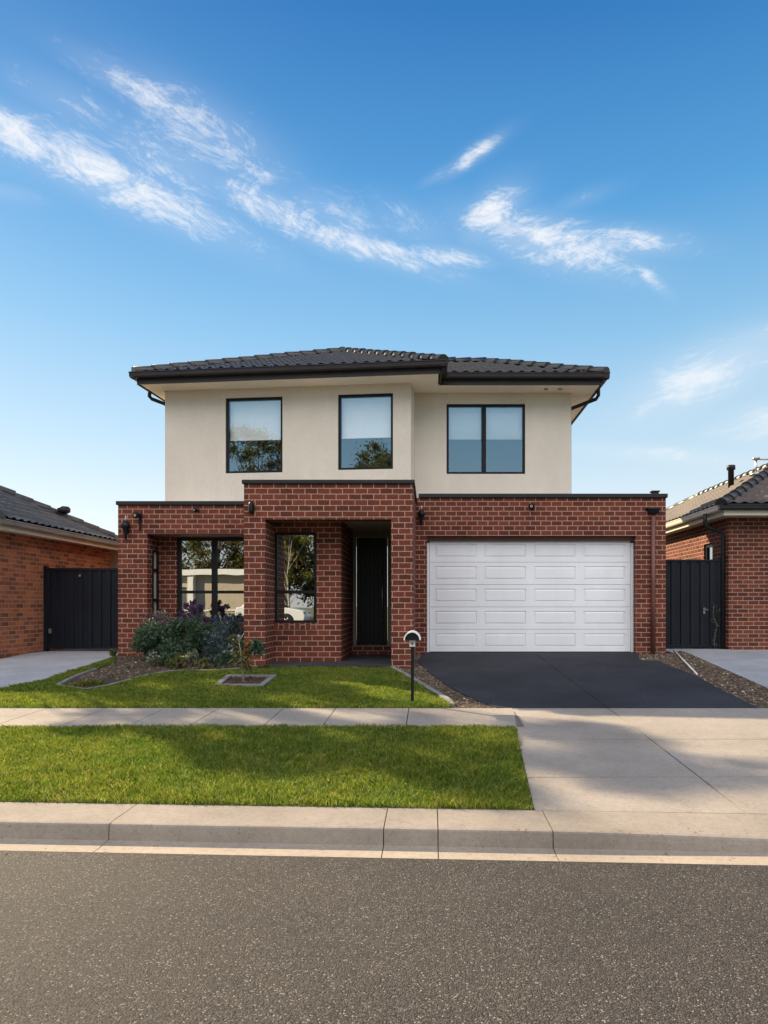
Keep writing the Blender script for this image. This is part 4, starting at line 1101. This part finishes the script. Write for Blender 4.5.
def tree(name, x, y, h, crown_r, label, mat, n, leaf, z=0.2, clumps=26, trunk=0.16, bark='bark', crown_lo=0.4, group=None, spread=1.0, cr=(0.16, 0.30), soft=False):
    root = thing(name, (x, y, z), label, 'tree', group)
    w = MB()
    top = (x + rng.uniform(-.3, .3), y + rng.uniform(-.3, .3), z + h * 0.82)
    w.tube([(x, y, z - 0.1), (x + .05, y, z + h * 0.2), (x - .05, y + .06, z + h * 0.5), top], [trunk, trunk * 0.8, trunk * 0.5, trunk * 0.12], 10)
    cs, rs = [], []
    for k in range(clumps):
        a = rng.uniform(0, 2 * PI); t = rng.uniform(crown_lo, 1.0); e = math.sqrt(max(0.05, 1 - ((t - 0.66) / 0.42) ** 2))
        r = crown_r * e * math.sqrt(rng.uniform(0.08, 1)) * spread
        cs.append((x + math.cos(a) * r, y + math.sin(a) * r, z + h * t)); rs.append(crown_r * rng.uniform(*cr))
        c = cs[-1]; b0 = z + h * max(0.18, t - 0.3)
        w.tube([(x, y, b0), ((x + c[0]) / 2, (y + c[1]) / 2, b0 + (c[2] - b0) * 0.45), c], [trunk * 0.32, trunk * 0.2, 0.02], 6)
    w.build('trunk', M[bark], root)
    np_quads('crown', leaf_cloud(cs, rs, n, leaf, 0.4, -0.2, 0.75, soft), mat, root)
    return root


# trees beyond the left neighbour: their shadows fall across the verge and the crossover
tree('gum_tree', -15.3, 18.2, 11.3, 1.25, 'tall gum tree behind the orange brick house, its shade falling on the verge', M['lf_gum'], 5200, 0.15, 0.5, 24, 0.10, crown_lo=0.80, cr=(0.16, 0.30))
tree('gum_tree', -15.1, 18.7, 12.5, 1.3, 'slender gum tree between two taller ones behind the orange brick house', M['lf_gum'], 3200, 0.15, 0.5, 20, 0.10, crown_lo=0.86, cr=(0.16, 0.30))
tree('gum_tree', -15.0, 20.0, 10.4, 1.6, 'shorter gum tree added unseen behind the orange brick house to shade the front lawn', M['lf_gum'], 5000, 0.15, 0.5, 22, 0.12, crown_lo=0.87, cr=(0.16, 0.28))  # added out of view, to put shade on the front lawn
tree('gum_tree', -14.6, 19.9, 13.2, 1.3, 'taller gum tree farther back, its shade falling on the driveway crossover', M['lf_gum'], 2000, 0.17, 0.5, 13, 0.16, crown_lo=0.90, cr=(0.2, 0.34))

# ================================================================== ACROSS THE STREET (seen in the windows)
oh = thing('house', (-14, -12, 0.2), 'pale beige house with white trim across the street, mirrored in the front window', 'house')
w = MB(); w.wall(-24, -9.2, 0.1, 3.3, -12.2, -12.0, [(-15.2, -14.2, 1.1, 2.6)]); w.box(-24, -9.2, -20, -12.201, 0.1, 3.3); w.build('wall', M['beige'], oh)
w = MB(); w.box(-24.5, -8.8, -12.6, -11.5, 3.3, 3.62); w.box(-24.5, -8.8, -20.5, -12.61, 3.3, 3.62); w.build('eave', M['white'], oh)
for ja, jb in ((-16.4, -15.6), (-14.0, -13.7)):
    w = MB(); w.box(ja, jb, -11.99, -11.6, 0.1, 3.29); w.build('column', M['white'], oh)
w = MB(); w.box(-24, -9.2, -11.998, -11.95, 1.2, 1.28); w.build('band', M['white'], oh)
window(Matrix.Rotation(PI, 4, 'Z'), 14.2, 15.2, 1.1, 2.6, 12.04 - 0.0, oh, glass='glass_low') if False else None
w = MB(); w.face([(-15.2, -12.1, 1.1), (-14.2, -12.1, 1.1), (-14.2, -12.1, 2.6), (-15.2, -12.1, 2.6)]); w.build('window', M['car_glass'], oh)
w = MB(); w.box(-24.3, -9.0, -20.3, -11.7, 3.6201, 3.66); w.build('roof', M['tile_left'], oh)
for k, (x, y, h, r, lab) in enumerate([(-15.4, -21.8, 9.0, 2.9, 'bushy low tree right behind the pale house across the street'), (-12.6, -22.5, 8.6, 2.6, 'rounded low tree behind the right end of the pale house'), (-21.5, -22, 15.5, 3.2, 'leftmost tall tree behind the pale house across the street'), (-18.9, -21.6, 14.2, 2.6, 'second tree from the left behind the pale house, mirrored in the left upper window'), (-11.6, -21.5, 13.4, 2.6, 'tree behind the right end of the pale house, mirrored in the middle upper window'),
                                    (-7.5, -20, 11.0, 3.6, 'broad tree beyond the white car across the street'), (-3.4, -15.5, 12.6, 2.4, 'slender tree at the right of the row across the street'), (-9.4, -17.5, 11.4, 2.0, 'slim tree just left of the white car across the street')]):
    tree('street_tree', x, y, h, r, lab, M['lf_street'], 13000, 0.24, 0.1, 46, 0.2, crown_lo=0.2, cr=(0.22, 0.42), soft=True, group='trees across the street')
tree('street_tree', -7.4, -10.8, 5.4, 1.7, 'young lime-green tree with a pale trunk beside the white car', M['lf_lime'], 4200, 0.13, 0.45, 20, 0.07, 'pale_bark', 0.42, group='trees across the street')
car = thing('parked_car', (-8.08, -8.5, 0.5), 'white hatchback parked across the street, mirrored in the portico window', 'car')
cx, cy, cz = -8.08, -8.5, 0.5
def car_loft(mb, prof_, ys_):
    """side profile lofted across the width; each section is pulled in and down"""
    rings = [[mb.vert((cx + x * kx, cy + yy, cz + z0 + (z - z0) * kz)) for x, z in prof_] for yy, kx, kz, z0 in ys_]
    n = len(prof_)
    for a, b in zip(rings, rings[1:]):
        for j in range(n): mb.fidx((a[j], a[(j + 1) % n], b[(j + 1) % n], b[j]), True)
    mb.fidx(rings[0][::-1]); mb.fidx(rings[-1])
def arch(xc, r, n=8): return [(xc + r * math.cos(PI - PI * k / n), 0.30 + r * math.sin(PI * k / n) * 0.98) for k in range(n + 1)]
low_ = [(-2.02, 0.30)] + arch(-1.22, 0.37) + arch(1.28, 0.37) + [(2.10, 0.32), (2.14, 0.55), (2.05, 0.76), (1.2, 0.92), (0.0, 0.95), (-1.6, 0.97), (-2.04, 0.9), (-2.08, 0.6)]
w = MB(); car_loft(w, low_, [(-0.86, 0.975, 0.96, .3), (-0.82, 1, 1, .3), (0.82, 1, 1, .3), (0.86, 0.975, 0.96, .3)])
up_ = [(-1.95, 0.9), (1.15, 0.88), (0.45, 1.33), (0.1, 1.42), (-0.9, 1.44), (-1.55, 1.36)]
car_loft(w, up_, [(-0.60, 0.94, 0.99, .9), (-0.56, 0.96, 1.0, .9), (0.56, 0.96, 1.0, .9), (0.60, 0.94, 0.99, .9)])
w.build('body', M['car_white'], car, 0.01)
w = MB(); gl = [(-1.6, 0.97), (0.95, 0.95), (0.38, 1.30), (0.05, 1.36), (-0.85, 1.37), (-1.35, 1.30)]
for s_ in (-1, 1): w.face([(cx + x, cy + s_ * (0.79 if z < 1 else 0.606), cz + z) for x, z in gl])
w.face([(cx + 1.17, cy - .55, cz + 0.95), (cx + 1.17, cy + .55, cz + .95), (cx + .46, cy + .5, cz + 1.35), (cx + .46, cy - .5, cz + 1.35)])
w.build('window', M['car_glass'], car)
for x in (-1.22, 1.28):
    for s_ in (-1, 1):
        w = MB(); w.lathe((cx + x, cy + s_ * 0.68, cz + 0.31), [(0.2, 0), (0.29, 0.0), (0.315, 0.03), (0.315, 0.16), (0.29, 0.19), (0.2, 0.19)], 20, (0, s_, 0)); wh = w.build('wheel', M['rubber'], car)
        w = MB()
        for k in range(5):
            a = 2 * PI * k / 5; w.tube([(cx + x, cy + s_ * 0.872, cz + .31), (cx + x + .19 * math.cos(a), cy + s_ * 0.872, cz + .31 + .19 * math.sin(a))], [0.035, 0.025], 6)
        w.build('rim', M['steel'], wh)
for s_ in (-1, 1):
    w = MB(); w.box(cx + 2.02, cx + 2.13, cy + s_ * 0.6 - .15, cy + s_ * 0.6 + .15, cz + .62, cz + .74); w.build('headlight', M['lens'], car)
    w = MB(); w.box(cx - 2.09, cx - 2.0, cy + s_ * 0.62 - .12, cy + s_ * 0.62 + .12, cz + .72, cz + .88); w.build('tail_light', M['red_lens'], car)

# ================================================================== SKY, SUN, CAMERA
SKY_GAIN = 8.3
SUN_AZ, SUN_EL = 50.0, 31.0             # degrees left of straight ahead, and up
wd = bpy.data.worlds.new('World'); scene.world = wd; wd.use_nodes = True
nt = NT(wd.node_tree); bg = wd.node_tree.nodes['Background']
sky = nt.add('ShaderNodeTexSky', sky_type='NISHITA', sun_disc=False)
sky.sun_elevation = R(SUN_EL); sky.sun_rotation = R(-SUN_AZ); sky.air_density = 1.0; sky.dust_density = 0.2; sky.ozone_density = 2.0; sky.altitude = 50
gen = nt.add('ShaderNodeTexCoord').outputs['Generated']
sp = nt.add('ShaderNodeSeparateXYZ'); nt.l.new(gen, sp.inputs[0])
# flat cloud coordinates: directions seen on a plane straight ahead
yc = nt.math('MAXIMUM', nt.math('ABSOLUTE', sp.outputs[1]), 0.05)
U = nt.math('DIVIDE', sp.outputs[0], yc); V = nt.math('DIVIDE', sp.outputs[2], yc)
def fld(cu_, cv, ang_, su, sv):
    """soft elliptical area of the sky, turned by an angle"""
    ca, sa = math.cos(ang_), math.sin(ang_)
    du = nt.math('SUBTRACT', U, cu_); dv = nt.math('SUBTRACT', V, cv)
    a = nt.math('ADD', nt.math('MULTIPLY', du, ca), nt.math('MULTIPLY', dv, sa))
    b = nt.math('SUBTRACT', nt.math('MULTIPLY', dv, ca), nt.math('MULTIPLY', du, sa))
    q = nt.math('ADD', nt.math('POWER', nt.math('DIVIDE', a, su), 2.0), nt.math('POWER', nt.math('DIVIDE', b, sv), 2.0))
    return nt.math('EXPONENT', nt.math('MULTIPLY', q, -1.0))
def px(x, y): return ((x - 430) / 683, (606 - y) / 683)
def streak(ang_, sx_, sy_, detail=9, off=0.0, dist=0.6, rough=0.62):
    ca, sa = math.cos(ang_), math.sin(ang_)
    a = nt.math('ADD', nt.math('MULTIPLY', U, ca), nt.math('MULTIPLY', V, sa))
    b = nt.math('SUBTRACT', nt.math('MULTIPLY', V, ca), nt.math('MULTIPLY', U, sa))
    cb = nt.add('ShaderNodeCombineXYZ'); nt.l.new(nt.math('MULTIPLY', a, sx_), cb.inputs[0]); nt.l.new(nt.math('MULTIPLY', b, sy_), cb.inputs[1]); cb.inputs[2].default_value = off
    n = nt.add('ShaderNodeTexNoise', inp={'Scale': 1.0, 'Detail': detail, 'Roughness': rough, 'Distortion': dist}); nt.l.new(cb.outputs[0], n.inputs['Vector'])
    return n.outputs['Fac']
def cloud(areas, tex, fib, lo, hi, amt):
    m_ = None
    for (x, y, a, su, sv, k) in areas:
        f = nt.math('MULTIPLY', fld(*px(x, y), R(a), su, sv), k)
        m_ = f if m_ is None else nt.math('MAXIMUM', m_, f)
    n_ = nt.math('ADD', nt.math('MULTIPLY', nt.math('SUBTRACT', tex, 0.5), 2.3), nt.math('MULTIPLY', nt.math('SUBTRACT', fib, 0.5), 1.5))
    s_ = nt.math('ADD', n_, nt.math('MULTIPLY', m_, 0.85))
    t = nt.add('ShaderNodeMapRange', interpolation_type='SMOOTHERSTEP', inp={'From Min': lo, 'From Max': hi, 'To Min': 0.0, 'To Max': amt}); nt.l.new(s_, t.inputs['Value'])
    soft = nt.math('MULTIPLY', nt.math('POWER', m_, 1.2), 0.27)
    return nt.math('MAXIMUM', nt.math('MULTIPLY', t.outputs[0], nt.math('MINIMUM', nt.math('MULTIPLY', m_, 1.5), 1.0)), soft)
tA = streak(R(-24), 7, 13, 11, 0.0, 1.6, 0.72); fA = streak(R(-30), 14, 46, 8, 2.0, 2.2, 0.75)
cA = cloud([(10, 132, -24, .2, .035, 1.0), (110, 178, -24, .24, .04, 1.0), (200, 128, -32, .16, .05, .7), (150, 95, -28, .14, .03, .7), (275, 210, -26, .14, .03, .95), (350, 242, -16, .15, .024, .95), (440, 256, -4, .08, .02, .8), (235, 165, -26, .12, .05, .6), (60, 150, -20, .16, .05, .75), (330, 215, -20, .12, .04, .6), (170, 165, -26, .14, .06, .7), (80, 110, -26, .14, .04, .5), (410, 225, -16, .1, .04, .45), (10, 192, -12, .06, .014, .4)], tA, fA, -0.14, 1.5, 0.85)
tB = streak(R(-14), 8, 14, 11, 3.1, 1.8, 0.72); fB = streak(R(24), 16, 42, 8, 6.0, 1.8, 0.75)
cB = cloud([(492, 215, 40, .06, .035, .95), (545, 240, -14, .14, .04, 1.0), (620, 242, -2, .1, .025, .85), (474, 155, 36, .055, .012, .8), (440, 175, 30, .04, .01, .4), (650, 278, -40, .035, .012, .75), (580, 200, 20, .06, .014, .35)], tB, fB, -0.12, 1.5, 0.88)
tC = streak(R(18), 5, 13, 9, 7.7, 1.0); fC = streak(R(14), 8, 36, 6, 9.0, 1.0, 0.7)
cC = cloud([(715, 372, 24, .15, .05, 1.0), (768, 335, 14, .12, .025, .8), (655, 402, 35, .06, .02, .8), (670, 455, -4, .18, .016, .6), (800, 420, 0, .15, .05, .7)], tC, fC, -0.15, 1.6, 0.75)
call = nt.math('MAXIMUM', nt.math('MAXIMUM', cA, cB), cC)
skyc = sky.outputs[0]
hsv = nt.add('ShaderNodeHueSaturation', inp={'Saturation': 1.15, 'Value': 1.0, 'Hue': 0.5}); nt.l.new(skyc, hsv.inputs['Color'])
zr = nt.ramp(nt.math('MAXIMUM', sp.outputs[2], 0.0), [(0.0, (0.98, 0.97, 0.94)), (0.12, (0.86, 0.93, 0.95)), (0.22, (0.60, 0.80, 0.925)), (0.36, (0.30, 0.60, 0.87)), (0.5, (0.10, 0.385, 0.755)), (0.66, (0.022, 0.19, 0.53)), (1.0, (0.02, 0.14, 0.42))])
zs = nt.add('ShaderNodeVectorMath', operation='SCALE'); nt.l.new(zr, zs.inputs[0]); zs.inputs['Scale'].default_value = SKY_GAIN
clear = nt.mix(0.78, hsv.outputs[0], zs.outputs[0])
# bright cloud added to the unseen sky behind the camera, fills the shaded facade
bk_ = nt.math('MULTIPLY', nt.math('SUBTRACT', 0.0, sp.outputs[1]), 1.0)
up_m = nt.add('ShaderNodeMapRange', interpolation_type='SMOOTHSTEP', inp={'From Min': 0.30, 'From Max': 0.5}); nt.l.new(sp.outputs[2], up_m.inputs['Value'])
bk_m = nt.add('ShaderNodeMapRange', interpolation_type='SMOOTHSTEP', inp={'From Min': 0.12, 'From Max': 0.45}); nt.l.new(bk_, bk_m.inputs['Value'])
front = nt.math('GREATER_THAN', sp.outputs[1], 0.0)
fill_cloud = nt.math('MULTIPLY', nt.math('MULTIPLY', up_m.outputs[0], bk_m.outputs[0]), nt.add('ShaderNodeMapRange', inp={'Value': streak(R(8), 2.0, 3.0, 8, 5.0), 'From Min': 0.3, 'From Max': 0.6, 'To Min': 0.45, 'To Max': 1.0}).outputs[0])
call = nt.math('MULTIPLY', call, front)
mixc = nt.mix(call, clear, (8.2, 8.1, 8.1))
mixc = nt.mix(fill_cloud, mixc, (27.0, 25.5, 24.8))
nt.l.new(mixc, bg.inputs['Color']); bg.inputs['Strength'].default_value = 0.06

sd = bpy.data.lights.new('sun', 'SUN'); sd.energy = 5.0; sd.angle = R(0.5); sd.color = (1.0, 0.81, 0.54)
so = bpy.data.objects.new('sun', sd); COL.objects.link(so); so.location = (-20, 20, 25)
dv = Vector((-math.sin(R(SUN_AZ)) * math.cos(R(SUN_EL)), math.cos(R(SUN_AZ)) * math.cos(R(SUN_EL)), math.sin(R(SUN_EL))))
so.rotation_euler = (-dv).to_track_quat('-Z', 'Y').to_euler()

cd = bpy.data.cameras.new('camera'); cam = bpy.data.objects.new('camera', cd); COL.objects.link(cam)
cam.location = (0, 0, 1.5); cam.rotation_euler = (R(90), 0, 0)
cd.sensor_fit = 'VERTICAL'; cd.sensor_height = 36.0; cd.lens = 683 / 1024 * 36.0
cd.shift_x = -46 / 1024; cd.shift_y = 94 / 1024
cd.clip_start = 0.05; cd.clip_end = 3000
scene.camera = cam

scene.render.engine = 'CYCLES'
scene.cycles.max_bounces = 8; scene.cycles.transparent_max_bounces = 12
vs = scene.view_settings
vs.view_transform = 'Standard'; vs.look = 'None'; vs.gamma = 1.0; vs.exposure = 1.09; vs.use_curve_mapping = False
